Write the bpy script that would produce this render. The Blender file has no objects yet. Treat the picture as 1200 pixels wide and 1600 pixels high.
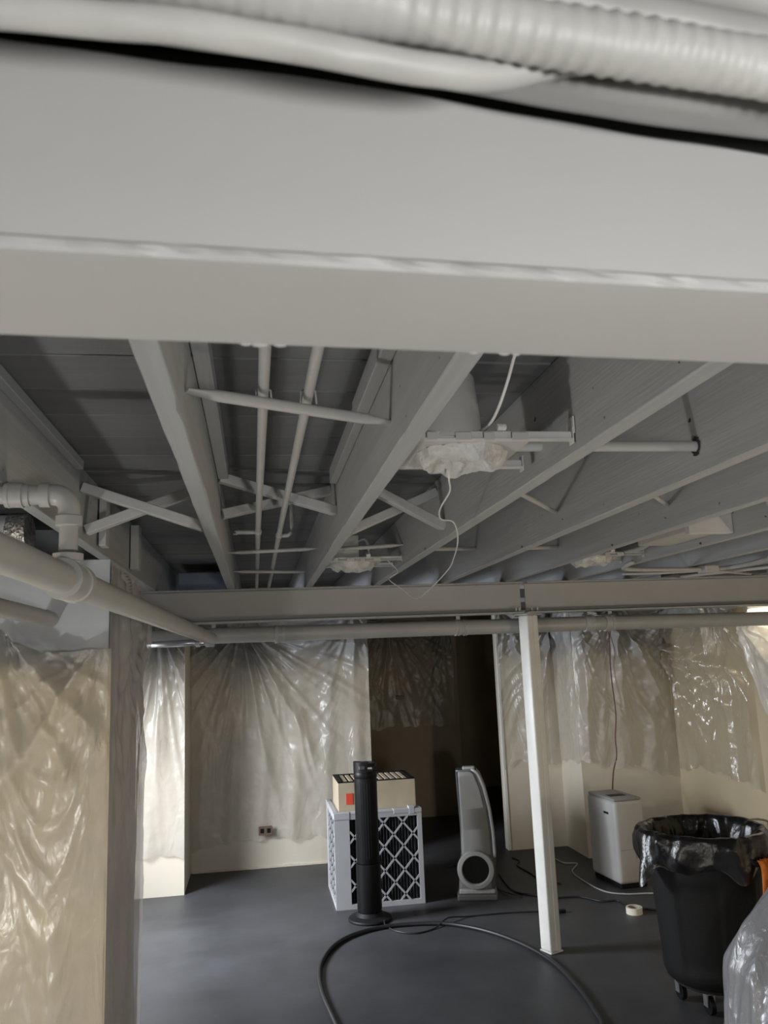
import bpy, bmesh, math, random
import numpy as np
from mathutils import Vector, Matrix
PI = math.pi
S = bpy.context.scene
COL = S.collection
random.seed(7)

# ------------------------------------------------------------------ camera
def make_camera():
    yaw, pitch, roll = math.radians(9.215), math.radians(10.171), math.radians(-2.32)
    f = Vector((math.sin(yaw)*math.cos(pitch), math.cos(yaw)*math.cos(pitch), math.sin(pitch)))
    r = Vector((math.cos(yaw), -math.sin(yaw), 0)); u = r.cross(f)
    r2 = math.cos(roll)*r + math.sin(roll)*u
    u2 = -math.sin(roll)*r + math.cos(roll)*u
    cd = bpy.data.cameras.new('camera'); co = bpy.data.objects.new('camera', cd); COL.objects.link(co)
    co.matrix_world = Matrix(((r2.x, u2.x, -f.x, 0), (r2.y, u2.y, -f.y, 0), (r2.z, u2.z, -f.z, 1.7), (0, 0, 0, 1)))
    cd.sensor_fit = 'VERTICAL'; cd.sensor_height = 36.0
    cd.lens = 1264.8/1600*36.0
    cd.clip_start = 0.02; cd.clip_end = 60
    cd.dof.use_dof = True; cd.dof.focus_distance = 3.6; cd.dof.aperture_fstop = 9.0
    S.camera = co
make_camera()

# ------------------------------------------------------------------ world, lights, exposure
S.view_settings.view_transform = 'Standard'; S.view_settings.look = 'None'
S.view_settings.exposure = 0.28; S.view_settings.gamma = 1.0; S.view_settings.use_curve_mapping = False
W = bpy.data.worlds.new('world'); S.world = W; W.use_nodes = True
W.node_tree.nodes['Background'].inputs[0].default_value = (0.62, 0.74, 1.0, 1)
W.node_tree.nodes['Background'].inputs[1].default_value = 0.6

def lamp(name, kind, loc, energy, color, size=0.2, aim=None, size_y=None, spread=None):
    ld = bpy.data.lights.new(name, kind); ld.energy = energy; ld.color = color
    if kind == 'AREA':
        ld.shape = 'RECTANGLE'; ld.size = size; ld.size_y = size_y or size
        if spread: ld.spread = math.radians(spread)
    else:
        ld.shadow_soft_size = size
    lo = bpy.data.objects.new(name, ld); COL.objects.link(lo); lo.location = loc
    if aim: lo.rotation_euler = (Vector(aim)-Vector(loc)).to_track_quat('-Z', 'Y').to_euler()
    return lo
# work light standing on the floor behind the photographer, a second one ahead just below the frame
lamp('work_light', 'POINT', (0.48, -0.62, 1.37), 58, (1.0, 0.985, 0.96), 0.10)
lamp('work_light', 'POINT', (-1.42, 1.50, 0.60), 34, (1.0, 0.985, 0.955), 0.07)
lamp('work_light', 'POINT', (0.90, 2.1, 0.48), 8, (1.0, 0.90, 0.76), 0.06)
lamp('work_light', 'POINT', (2.95, 1.9, 0.75), 32, (1.0, 0.86, 0.66), 0.06)
# daylight through the window of the left alcove
lamp('window_daylight', 'AREA', (-1.74, 5.35, 1.45), 72, (0.88, 0.93, 1.0), 0.8, (0.0, 5.6, 0.1), 0.8, spread=120)
# lamp bar on the right wall, modelled further down
lamp('bar_lamp', 'POINT', (3.36, 5.15, 1.82), 1.6, (1.0, 0.83, 0.58), 0.08)

# ------------------------------------------------------------------ materials
MATS = {}
def nt(name):
    m = bpy.data.materials.new(name); m.use_nodes = True
    n = m.node_tree; return m, n, n.nodes['Principled BSDF']
def mat(name, col, rough=0.5, metal=0.0, noise=0.06, nscale=8.0, bump=0.0, bscale=60.0, spec=None, stretch=None, chips=0.0, chipcol=(0.03, 0.03, 0.03)):
    m, n, b = nt(name); L = n.links
    tc = n.nodes.new('ShaderNodeTexCoord'); mp = n.nodes.new('ShaderNodeMapping')
    L.new(tc.outputs['Object'], mp.inputs[0])
    if stretch: mp.inputs['Scale'].default_value = stretch
    nz = n.nodes.new('ShaderNodeTexNoise'); nz.inputs['Scale'].default_value = nscale; nz.inputs['Detail'].default_value = 5
    L.new(mp.outputs[0], nz.inputs['Vector'])
    mr = n.nodes.new('ShaderNodeMapRange'); mr.inputs[1].default_value = .3; mr.inputs[2].default_value = .7
    mr.inputs[3].default_value = 1-noise*1.6; mr.inputs[4].default_value = 1+noise
    L.new(nz.outputs['Fac'], mr.inputs[0])
    mx = n.nodes.new('ShaderNodeVectorMath'); mx.operation = 'SCALE'; mx.inputs[0].default_value = col
    L.new(mr.outputs[0], mx.inputs['Scale'])
    out = mx.outputs[0]
    if chips:
        vz = n.nodes.new('ShaderNodeTexNoise'); vz.inputs['Scale'].default_value = 26; vz.inputs['Detail'].default_value = 3
        L.new(tc.outputs['Object'], vz.inputs['Vector'])
        cr = n.nodes.new('ShaderNodeMapRange'); cr.inputs[1].default_value = chips; cr.inputs[2].default_value = chips+.02
        L.new(vz.outputs['Fac'], cr.inputs[0])
        cm = n.nodes.new('ShaderNodeMix'); cm.data_type = 'RGBA'; cm.inputs[7].default_value = (*chipcol, 1)
        L.new(cr.outputs[0], cm.inputs[0]); L.new(out, cm.inputs[6]); out = cm.outputs[2]
    L.new(out, b.inputs['Base Color'])
    b.inputs['Roughness'].default_value = rough; b.inputs['Metallic'].default_value = metal
    if spec is not None: b.inputs['Specular IOR Level'].default_value = spec
    if bump:
        n2 = n.nodes.new('ShaderNodeTexNoise'); n2.inputs['Scale'].default_value = bscale; n2.inputs['Detail'].default_value = 6
        L.new(mp.outputs[0], n2.inputs['Vector'])
        bp = n.nodes.new('ShaderNodeBump'); bp.inputs['Strength'].default_value = bump; bp.inputs['Distance'].default_value = 0.01
        L.new(n2.outputs['Fac'], bp.inputs['Height']); L.new(bp.outputs[0], b.inputs['Normal'])
    MATS[name] = m; return m

GREY = (0.40, 0.405, 0.405)
M_STEEL = mat('grey painted steel', (0.43, 0.43, 0.425), .55, bump=.10, bscale=14, noise=.03, nscale=3)
M_VOIDSHADE = mat('void shade steel', (0.025, 0.024, 0.023), .8, noise=.2)  # near black puts the void's shade into the near beam's web and top flange
M_JOIST = mat('grey painted joist timber', (0.375, 0.39, 0.40), .6, bump=.10, bscale=26, stretch=(6, .25, 6), noise=.07, nscale=5, chips=.735)
M_BRACE = mat('grey painted bracing timber', (0.46, 0.465, 0.46), .6, bump=.2, bscale=40, noise=.06)
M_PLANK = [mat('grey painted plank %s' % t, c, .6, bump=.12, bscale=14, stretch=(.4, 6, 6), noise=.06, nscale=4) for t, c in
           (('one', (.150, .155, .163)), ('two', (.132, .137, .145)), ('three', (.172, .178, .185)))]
M_DARKGAP = mat('dark gap', (0.03, 0.03, 0.032), .9, noise=0)
M_PIPE = mat('grey painted pipe', (0.44, 0.44, 0.43), .42, bump=.06, bscale=30, noise=.04)
M_PVC = mat('grey painted plastic pipe', (0.40, 0.40, 0.385), .40, bump=.05, bscale=25, noise=.04)
M_DUCT = mat('grey painted hose', (0.40, 0.40, 0.385), .5, bump=.12, bscale=40, noise=.07, nscale=14)
M_DUCTS = mat('grey painted smooth hose', (0.31, 0.31, 0.30), .5, bump=.05, bscale=30, noise=.05)
M_CONCRETE_WALL = mat('painted concrete wall', (0.50, 0.53, 0.57), .7, bump=.12, bscale=18, noise=.04)
M_CREAM = mat('cream painted wall', (0.66, 0.60, 0.49), .65, bump=.08, bscale=30, noise=.04, nscale=2.5)
M_BEIGE = mat('beige painted wall', (0.56, 0.47, 0.32), .6, bump=.08, bscale=30, noise=.04, nscale=2.5)
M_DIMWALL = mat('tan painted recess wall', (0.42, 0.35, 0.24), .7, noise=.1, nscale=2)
M_WHITEPAINT = mat('white painted post', (0.74, 0.73, 0.69), .4, bump=.06, bscale=50, noise=.04)
M_FLOOR = mat('dark grey painted concrete floor', (0.050, 0.051, 0.055), .5, bump=.10, bscale=22, noise=.22, nscale=2.2)
M_BLACK = mat('black plastic', (0.006, 0.006, 0.0065), .45, spec=.25, noise=.1)
M_BLACK_MATT = mat('black matt plastic', (0.009, 0.009, 0.0095), .6, spec=.25, noise=.1, bump=.1, bscale=150)
M_BAG = mat('black bag film', (0.008, 0.008, 0.009), .27, noise=.1, bump=.5, bscale=26)
M_SILVER = mat('silver plastic', (0.22, 0.22, 0.215), .38, metal=.25, noise=.04)
M_SILVERD = mat('dark silver plastic', (0.11, 0.11, 0.108), .4, metal=.2, noise=.04)
M_CORD = mat('black cable rubber', (0.018, 0.018, 0.02), .45, noise=.1)
M_CORDW = mat('pale cable', (0.45, 0.45, 0.43), .5, noise=.05)
M_CORDR = mat('brown red cable', (0.12, 0.05, 0.04), .5, noise=.05)
M_CARD = mat('white card frame', (0.40, 0.40, 0.41), .7, noise=.04)
M_CARTON = mat('tan carton', (0.44, 0.36, 0.255), .75, noise=.05)
M_MEDIA = mat('dark filter media', (0.035, 0.037, 0.045), .9, noise=.15, nscale=30)
M_PLEAT = mat('tan pleated paper', (0.50, 0.42, 0.30), .8, noise=.08)
M_RED = mat('red tag', (0.70, 0.07, 0.04), .5, noise=.03)
M_ORANGE = mat('orange cloth', (0.72, 0.20, 0.03), .85, noise=.12, nscale=20, bump=.3, bscale=200)
M_APPL = mat('pale grey appliance plastic', (0.58, 0.57, 0.55), .42, noise=.03)
M_RING = mat('dull silver ring', (0.36, 0.36, 0.35), .4, noise=.04)
M_APPLD = mat('grey appliance plastic', (0.36, 0.36, 0.36), .4, noise=.03)
M_TAPE = mat('cream masking tape', (0.72, 0.68, 0.56), .6, noise=.04)
M_TAPEI = mat('tape core card', (0.38, 0.33, 0.27), .7, noise=.05)
M_BROWN = mat('brown box card', (0.25, 0.18, 0.11), .8, noise=.08)
M_OUTLET = mat('brown outlet plastic', (0.16, 0.11, 0.08), .4, noise=.05)
M_CHROME = mat('bright metal', (0.62, 0.62, 0.62), .3, metal=.9, noise=.04)
M_FOIL = mat('crinkled foil', (0.75, 0.75, 0.76), .22, metal=1.0, noise=.1, bump=1.0, bscale=70)
M_WHITEDUCT = mat('pale blue grey duct wrap', (0.62, 0.64, 0.70), .5, noise=.05)
M_CAN = mat('grey painted light housing', (0.47, 0.465, 0.45), .5, noise=.03, bump=.05, bscale=20)
M_HANGER = mat('painted hanger metal', (0.56, 0.56, 0.55), .42, noise=.05)
M_COVER = mat('crumpled painted cover film', (0.52, 0.52, 0.51), .38, noise=.10, nscale=20, bump=.7, bscale=40)
M_WIRE = mat('white wire', (0.72, 0.72, 0.71), .45, noise=.03)
M_BLUEBOX = mat('blue grey sheet metal', (0.25, 0.29, 0.36), .5, noise=.05)

def film(name, col, alpha, spray=None, spray_z=(1.5, 1.9), rough=.30, bscale=12, tint=(1, 1, 1), gloss=.05):
    """thin plastic film: part clear, part milky, glossy; grey paint overspray (a real coat of paint) on its upper band"""
    m, n, b = nt(name); L = n.links
    for x in list(n.nodes): n.nodes.remove(x)
    out = n.nodes.new('ShaderNodeOutputMaterial')
    tc = n.nodes.new('ShaderNodeTexCoord'); geo = n.nodes.new('ShaderNodeNewGeometry')
    nz = n.nodes.new('ShaderNodeTexNoise'); nz.inputs['Scale'].default_value = bscale; nz.inputs['Detail'].default_value = 6; nz.inputs['Distortion'].default_value = 1.2
    mp = n.nodes.new('ShaderNodeMapping'); mp.inputs['Scale'].default_value = (1, 1, .45)
    L.new(tc.outputs['Object'], mp.inputs[0]); L.new(mp.outputs[0], nz.inputs['Vector'])
    bp = n.nodes.new('ShaderNodeBump'); bp.inputs['Strength'].default_value = .8; bp.inputs['Distance'].default_value = .014
    L.new(nz.outputs['Fac'], bp.inputs['Height'])
    pr = n.nodes.new('ShaderNodeBsdfPrincipled'); pr.inputs['Roughness'].default_value = rough
    pr.inputs['Base Color'].default_value = (*col, 1); L.new(bp.outputs[0], pr.inputs['Normal'])
    tl = n.nodes.new('ShaderNodeBsdfTranslucent'); tl.inputs[0].default_value = (*col, 1)
    mm = n.nodes.new('ShaderNodeMixShader'); mm.inputs[0].default_value = .25
    L.new(pr.outputs[0], mm.inputs[1]); L.new(tl.outputs[0], mm.inputs[2])
    tr = n.nodes.new('ShaderNodeBsdfTransparent'); tr.inputs[0].default_value = (*tint, 1)
    body = mm.outputs[0]
    n3 = n.nodes.new('ShaderNodeTexNoise'); n3.inputs['Scale'].default_value = 3.2; n3.inputs['Detail'].default_value = 4; L.new(tc.outputs['Object'], n3.inputs['Vector'])
    ar = n.nodes.new('ShaderNodeMapRange'); ar.inputs[1].default_value = .3; ar.inputs[2].default_value = .7; ar.inputs[3].default_value = alpha-.12; ar.inputs[4].default_value = alpha+.12
    L.new(n3.outputs['Fac'], ar.inputs[0]); afac = ar.outputs[0]
    if spray:
        sx = n.nodes.new('ShaderNodeSeparateXYZ'); L.new(geo.outputs['Position'], sx.inputs[0])
        ad = n.nodes.new('ShaderNodeMath'); ad.operation = 'MULTIPLY_ADD'; ad.inputs[1].default_value = .5
        L.new(n3.outputs['Fac'], ad.inputs[0]); L.new(sx.outputs['Z'], ad.inputs[2])
        sr = n.nodes.new('ShaderNodeMapRange'); sr.interpolation_type = 'SMOOTHSTEP'
        sr.inputs[1].default_value = spray_z[0]+.25; sr.inputs[2].default_value = spray_z[1]+.25; sr.inputs[4].default_value = .92
        L.new(ad.outputs[0], sr.inputs[0])
        df = n.nodes.new('ShaderNodeBsdfPrincipled'); df.inputs['Base Color'].default_value = (*spray, 1); df.inputs['Roughness'].default_value = .55
        L.new(bp.outputs[0], df.inputs['Normal'])
        m2 = n.nodes.new('ShaderNodeMixShader'); L.new(sr.outputs[0], m2.inputs[0]); L.new(body, m2.inputs[1]); L.new(df.outputs[0], m2.inputs[2]); body = m2.outputs[0]
        mxx = n.nodes.new('ShaderNodeMath'); mxx.operation = 'MAXIMUM'; L.new(afac, mxx.inputs[0]); L.new(sr.outputs[0], mxx.inputs[1]); afac = mxx.outputs[0]
    fin = n.nodes.new('ShaderNodeMixShader'); L.new(afac, fin.inputs[0]); L.new(tr.outputs[0], fin.inputs[1]); L.new(body, fin.inputs[2])
    gl = n.nodes.new('ShaderNodeBsdfGlossy'); gl.inputs['Roughness'].default_value = rough; L.new(bp.outputs[0], gl.inputs['Normal'])
    f2 = n.nodes.new('ShaderNodeMixShader'); f2.inputs[0].default_value = gloss; L.new(fin.outputs[0], f2.inputs[1]); L.new(gl.outputs[0], f2.inputs[2])
    L.new(f2.outputs[0], out.inputs[0])
    return m
M_FILM = film('clear plastic sheeting', (.74, .70, .63), .42, (.34, .345, .35), (1.45, 1.85))
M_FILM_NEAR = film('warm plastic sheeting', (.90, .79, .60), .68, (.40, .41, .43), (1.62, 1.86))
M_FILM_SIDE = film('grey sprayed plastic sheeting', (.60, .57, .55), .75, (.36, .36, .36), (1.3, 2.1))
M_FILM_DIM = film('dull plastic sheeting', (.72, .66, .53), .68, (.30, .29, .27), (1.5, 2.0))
M_FILM_CLEAR = film('glossy clear plastic sheeting', (.66, .60, .48), .26, (.32, .32, .31), (1.68, 2.0), rough=.17, gloss=.10)
M_FILM_WHITE = film('white plastic sheeting', (.80, .80, .78), .72, None, rough=.2)
M_FILM_BUNDLE = film('bundled plastic sheeting', (.46, .48, .53), .60, None, rough=.22, bscale=17, gloss=.07)
M_LAMP, _n, _b = nt('lit lamp diffuser')
_b.inputs['Emission Color'].default_value = (1, .86, .62, 1); _b.inputs['Emission Strength'].default_value = 1.6; _b.inputs['Base Color'].default_value = (.8, .75, .6, 1)
M_GLASS, _n, _b = nt('window glass')
_b.inputs['Base Color'].default_value = (.9, .95, 1, 1); _b.inputs['Roughness'].default_value = .05; _b.inputs['Transmission Weight'].default_value = 1

# ------------------------------------------------------------------ object helpers
WM = {}
def link(o, label=None, cat=None, group=None, kind=None):
    if label: o['label'] = label
    if cat: o['category'] = cat
    if group: o['group'] = group
    if kind: o['kind'] = kind
    return o
def thing(name, loc, label, cat, group=None, rotz=0):
    o = bpy.data.objects.new(name, None); COL.objects.link(o)
    o.empty_display_size = .05
    o.location = loc; o.rotation_euler = (0, 0, rotz)
    WM[o.name] = Matrix.Translation(Vector(loc)) @ Matrix.Rotation(rotz, 4, 'Z')
    return link(o, label, cat, group)
def obj(name, bm, m, parent=None, smooth=False, local=False, label=None, cat=None, group=None, kind=None, auto=None):
    """bm in world coordinates (or in the parent's own, local=True) becomes ONE mesh object"""
    me = bpy.data.meshes.new(name)
    if isinstance(bm, tuple):
        me.from_pydata(bm[0], [], bm[1])
    else:
        bmesh.ops.recalc_face_normals(bm, faces=bm.faces); bm.to_mesh(me); bm.free()
    o = bpy.data.objects.new(name, me); COL.objects.link(o)
    if isinstance(m, (list, tuple)):
        for k in m: me.materials.append(k)
    else: me.materials.append(m)
    if parent is None:
        co = np.empty(len(me.vertices)*3); me.vertices.foreach_get('co', co); co = co.reshape(-1, 3)
        lo, hi = co.min(0), co.max(0); base = Vector(((lo[0]+hi[0])/2, (lo[1]+hi[1])/2, lo[2]))
        me.transform(Matrix.Translation(-base)); o.location = base
        WM[o.name] = Matrix.Translation(base)
    else:
        o.parent = parent
        if not local:
            me.transform(WM[parent.name].inverted())
        WM[o.name] = WM[parent.name]
    if smooth:
        me.polygons.foreach_set('use_smooth', [True]*len(me.polygons))
        if auto: 
            try: me.set_sharp_from_angle(angle=math.radians(auto))
            except Exception: pass
    me.update()
    return link(o, label, cat, group, kind)
def bx(bm, a, b, bevel=0, rot=None, seg=1):
    """box between corners a and b"""
    a, b = Vector(a), Vector(b); c = (a+b)/2; s = b-a
    r = bmesh.ops.create_cube(bm, size=1, matrix=Matrix.Translation(c) @ (rot or Matrix()) @ Matrix.Diagonal((abs(s.x), abs(s.y), abs(s.z), 1)))
    if bevel:
        es = list({e for v in r['verts'] for e in v.link_edges})
        bmesh.ops.bevel(bm, geom=es, offset=bevel, segments=seg, profile=.5, affect='EDGES')
    return bm
def box(a, b, bevel=0, rot=None, seg=1): return bx(bmesh.new(), a, b, bevel, rot, seg)
def frame_from(d):
    d = d.normalized(); up = Vector((0, 0, 1)) if abs(d.z) < .95 else Vector((1, 0, 0))
    s = d.cross(up).normalized(); return s, s.cross(d).normalized()
def tube(bm, pts, r, seg=12, cap=True, rf=None, sx=1, sy=1):
    """swept tube along points; rf(i, t, k) scales the radius"""
    pts = [Vector(p) for p in pts]; n = len(pts); rings = []
    for i, p in enumerate(pts):
        d = (pts[min(i+1, n-1)]-pts[max(i-1, 0)]); s, u = frame_from(d)
        ring = []
        for k in range(seg):
            a = 2*PI*k/seg; q = rf(i, i/(n-1), k) if rf else 1
            ring.append(bm.verts.new(p+s*math.cos(a)*r*q*sx+u*math.sin(a)*r*q*sy))
        rings.append(ring)
    for i in range(n-1):
        for k in range(seg):
            bm.faces.new((rings[i][k], rings[i][(k+1) % seg], rings[i+1][(k+1) % seg], rings[i+1][k]))
    if cap:
        bm.faces.new(rings[0]); bm.faces.new(rings[-1])
    return bm
def smooth_path(pts, sub=8):
    """Catmull-Rom"""
    P = [Vector(p) for p in pts]; out = []
    for i in range(len(P)-1):
        p0, p1, p2, p3 = P[max(i-1, 0)], P[i], P[i+1], P[min(i+2, len(P)-1)]
        for k in range(sub):
            t = k/sub
            out.append(.5*((2*p1)+(p2-p0)*t+(2*p0-5*p1+4*p2-p3)*t*t+(3*p1-p0-3*p2+p3)*t**3))
    out.append(P[-1]); return out
def lathe(bm, prof, center, seg=32, rf=None):
    rings = []
    for (r, z) in prof:
        ring = []
        for k in range(seg):
            a = 2*PI*k/seg; q = rf(a, z) if rf else 1
            ring.append(bm.verts.new((center[0]+math.cos(a)*r*q, center[1]+math.sin(a)*r*q, center[2]+z)))
        rings.append(ring)
    for i in range(len(prof)-1):
        for k in range(seg):
            bm.faces.new((rings[i][k], rings[i][(k+1) % seg], rings[i+1][(k+1) % seg], rings[i+1][k]))
    for ring in (rings[0], rings[-1]):
        try: bm.faces.new(ring)
        except Exception: pass
    return bm
def bar(bm, a, b, w, h, up=(0, 0, 1), bevel=0):
    """rectangular bar from a to b, w sideways and h along up"""
    a, b = Vector(a), Vector(b); d = (b-a).normalized(); up = Vector(up)
    s = d.cross(up).normalized(); u = s.cross(d).normalized()
    M = Matrix((s, d, u)).transposed().to_4x4(); M.translation = (a+b)/2
    r = bmesh.ops.create_cube(bm, size=1, matrix=M @ Matrix.Diagonal((w, (b-a).length, h, 1)))
    if bevel: bmesh.ops.bevel(bm, geom=list({e for v in r['verts'] for e in v.link_edges}), offset=bevel, segments=1, affect='EDGES')
    return bm
def prism(bm, poly, axis, a, b):
    """extrude polygon (list of 2D) along axis 0/1/2 from a to b"""
    def P(p, t):
        if axis == 0: return (t, p[0], p[1])
        if axis == 1: return (p[0], t, p[1])
        return (p[0], p[1], t)
    A = [bm.verts.new(P(p, a)) for p in poly]; B = [bm.verts.new(P(p, b)) for p in poly]; n = len(poly)
    for i in range(n): bm.faces.new((A[i], A[(i+1) % n], B[(i+1) % n], B[i]))
    bm.faces.new(A); bm.faces.new(B); return bm
def struct(name, bm, m, parent=None, **k):
    return obj(name, bm, m, parent, kind=None if parent else 'structure', **k)

# ================================================================== THE SETTING
CZ = 2.355          # underside of the plank ceiling
JB = 2.12           # underside of the joists
struct('floor', box((-2.0, -5.2, -.12), (4.8, 10.8, 0)), M_FLOOR)
struct('wall_front', box((-1.75, -5.1, 0), (3.6, -5.0, CZ)), M_DIMWALL)
# left side: outer wall with a window in the alcove, near wall stub, far pier
lw = bmesh.new()
bx(lw, (-1.85, -5, 0), (-1.75, 4.85, CZ)); bx(lw, (-1.85, 5.85, 0), (-1.75, 7.4, CZ)); bx(lw, (-1.85, 4.85, 0), (-1.75, 5.85, .95)); bx(lw, (-1.85, 4.85, 1.95), (-1.75, 5.85, CZ))
struct('wall_left', lw, M_CREAM)
wf = bmesh.new()
for a, b in (((-1.86, 4.85, .95), (-1.76, 4.90, 1.95)), ((-1.86, 5.80, .95), (-1.76, 5.85, 1.95)), ((-1.86, 4.9, .95), (-1.76, 5.8, 1.0)), ((-1.86, 4.9, 1.9), (-1.76, 5.8, 1.95)), ((-1.84, 5.33, 1.0), (-1.78, 5.37, 1.9))): bx(wf, a, b)
win = struct('window_1', wf, M_WHITEPAINT)
wn = box((-1.75, 3.27, 0), (-.56, 4.05, JB-.001)); bx(wn, (-1.75, 3.97, JB), (-.61, 4.05, CZ))  # rear board above the stub is added to block window light
struct('wall_left_near', wn, M_CONCRETE_WALL)
struct('wall_left_pier', box((-1.75, 6.67, 0), (-.558, 7.3, CZ)), M_CREAM)
struct('wall_back', box((-1.75, 7.3, 0), (.985, 7.4, CZ)), M_CREAM)
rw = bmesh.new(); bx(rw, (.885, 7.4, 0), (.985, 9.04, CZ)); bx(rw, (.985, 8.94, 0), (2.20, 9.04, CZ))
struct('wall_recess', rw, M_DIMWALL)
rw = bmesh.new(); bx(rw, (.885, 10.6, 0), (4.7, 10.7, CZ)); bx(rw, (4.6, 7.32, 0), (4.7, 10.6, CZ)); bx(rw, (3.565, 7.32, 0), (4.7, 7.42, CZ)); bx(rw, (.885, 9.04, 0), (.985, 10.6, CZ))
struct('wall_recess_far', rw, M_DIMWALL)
struct('wall_back_right', box((2.155, 7.22, 0), (2.695, 7.32, CZ)), M_CREAM)
struct('wall_right_bumpout', box((2.69, 6.75, 0), (3.565, 7.32, CZ)), M_CREAM)
struct('wall_right', box((3.565, -5, 0), (3.665, 7.32, CZ)), M_BEIGE)
# small corner bead on the recess corner and the chipped paint line at the foot of the back wall
struct('trim_1', box((2.145, 7.212, 0), (2.175, 7.23, 2.2), .004), M_WHITEPAINT)
bb = bmesh.new()
for i in range(26):
    x = -.55+i*.059; bx(bb, (x, 7.288-random.random()*.004, 0), (x+.059, 7.301, .008+random.random()*.012))
struct('baseboard_back', bb, M_CREAM)

# plank ceiling: every board is a piece of its own
ceil = struct('ceiling', box((-1.85, -5.1, CZ+.028), (4.75, 10.75, CZ+.06)), M_DARKGAP)
Y = -5.0; k = 0
plank_mesh = None
while Y < 10.6:
    w = .216+random.uniform(-.006, .006)
    dz = random.uniform(0, .0035)
    bm = box((-1.8, Y+.0022, CZ+dz), (3.62 if Y < 7.2 else 4.65, Y+w-.0022, CZ+.024), .0025)
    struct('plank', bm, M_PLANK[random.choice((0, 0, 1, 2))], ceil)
    Y += w; k += 1

# ================================================================== STEEL BEAMS
def ibeam(t, x0, x1, yc, zb, h, wf, slope=0.0, n=2, jit=0.0, tf=.009, tw=.012, m=M_STEEL):
    rnd = random.Random(3)
    def plate(name, y0, y1, z0, z1, jy0=0):
        bm = bmesh.new(); prev = None; bev = min(.0028, (z1-z0)*.28)
        for i in range(n+1):
            x = x0+(x1-x0)*i/n; ys = yc+slope*x
            j = [rnd.gauss(0, jit) for _ in range(8)]
            if name == 'web': j = [0]*8
            j[4] = j[5] = 0
            if jit and name != 'web' and rnd.random() < .07: j[0] -= jit*3; j[1] -= jit*2
            P = [(y0+j[0], z0+bev), (y0+bev, z0+abs(j[4])*.3), (y1-bev, z0+abs(j[5])*.3), (y1+j[1], z0+bev), (y1+j[2], z1-bev), (y1-bev, z1), (y0+bev, z1), (y0+j[3], z1-bev)]
            if bev > (y1-y0)*.4: P = [(y0, z0), (y1, z0), (y1, z1), (y0, z1)]
            ring = [bm.verts.new((x, ys+a, b)) for a, b in P]
            if prev:
                for q in range(len(ring)): bm.faces.new((prev[q], prev[(q+1) % len(ring)], ring[(q+1) % len(ring)], ring[q]))
            else: bm.faces.new(ring)
            prev = ring
        bm.faces.new(prev)
        return obj(name, bm, M_VOIDSHADE if jit and name != 'bottom_flange' else m, t)
    plate('bottom_flange', -wf/2, wf/2, zb, zb+tf)
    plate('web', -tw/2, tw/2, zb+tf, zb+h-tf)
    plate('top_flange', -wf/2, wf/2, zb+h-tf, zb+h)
BZ = 1.93
nb = thing('steel_beam', (.2, .50, BZ), 'grey painted steel beam crossing close overhead, nearest to the camera', 'beam')
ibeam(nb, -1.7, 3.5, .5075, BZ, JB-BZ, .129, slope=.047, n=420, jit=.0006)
# board cladding on the near side of the web, its worn top edge stops short of the upper flange
cl = bmesh.new(); prev = None; rnd = random.Random(12)
for i in range(301):
    x = -1.7+5.2*i/300; y = .5075+.047*x-.054
    zt = min(2.085, max(2.02, 2.067-.03*x-.04*max(0, x-.05)+.0010*math.sin(x*19)+.0005*math.sin(x*61+1)))
    ring = [cl.verts.new(p) for p in ((x, y, BZ+.0092), (x, y+.018, BZ+.0092), (x, y+.018, zt), (x, y+.005, zt), (x, y, zt-.005))]
    if prev:
        for q in range(5): cl.faces.new((prev[q], prev[(q+1) % 5], ring[(q+1) % 5], ring[q]))
    else: cl.faces.new(ring)
    prev = ring
cl.faces.new(prev); obj('cladding', cl, M_STEEL, nb)
# dried paint drips along the lower flange
db = bmesh.new()
for x, yy, s in ((.005, .572, .006), (.02, .572, .005), (-.005, .572, .004), (.17, .580, .0035), (.195, .581, .004), (.205, .582, .003)):
    bmesh.ops.create_icosphere(db, subdivisions=2, radius=1, matrix=Matrix.Translation((x, yy+.045*x*0, BZ+.001)) @ Matrix.Diagonal((s*1.1, s*.5, s*.4, 1)))
obj('paint_drip', db, M_STEEL, nb, smooth=True)
FY = 4.79
fb1 = thing('steel_beam', (.0, FY, BZ), 'long far steel beam running left from the white post', 'beam')
ibeam(fb1, -1.74, 1.600, FY, BZ, JB-BZ, .136, m=M_STEEL)
fb2 = thing('steel_beam', (2.6, FY, BZ), 'far steel beam running from the white post to the right wall', 'beam')
ibeam(fb2, 1.630, 3.56, FY, BZ, JB-BZ, .136, m=M_STEEL)
for i, (x, p) in enumerate(((1.555, fb1), (1.575, fb1), (1.655, fb2), (1.69, fb2))):
    b = bmesh.new(); lathe(b, [(.004, -.012), (.011, -.012), (.011, 0), (.006, 0), (.006, .02), (.001, .02)], (x, FY-.045, BZ+.009+.003), 6)
    obj('bolt', b, M_HANGER, p)
b = bmesh.new(); bx(b, (1.602, FY-.004, BZ+.02), (1.628, FY+.004, BZ+.07)); bx(b, (1.602, FY-.004, BZ+.095), (1.628, FY+.004, BZ+.15))
obj('splice_plate', b, M_SILVERD, fb2)

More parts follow.
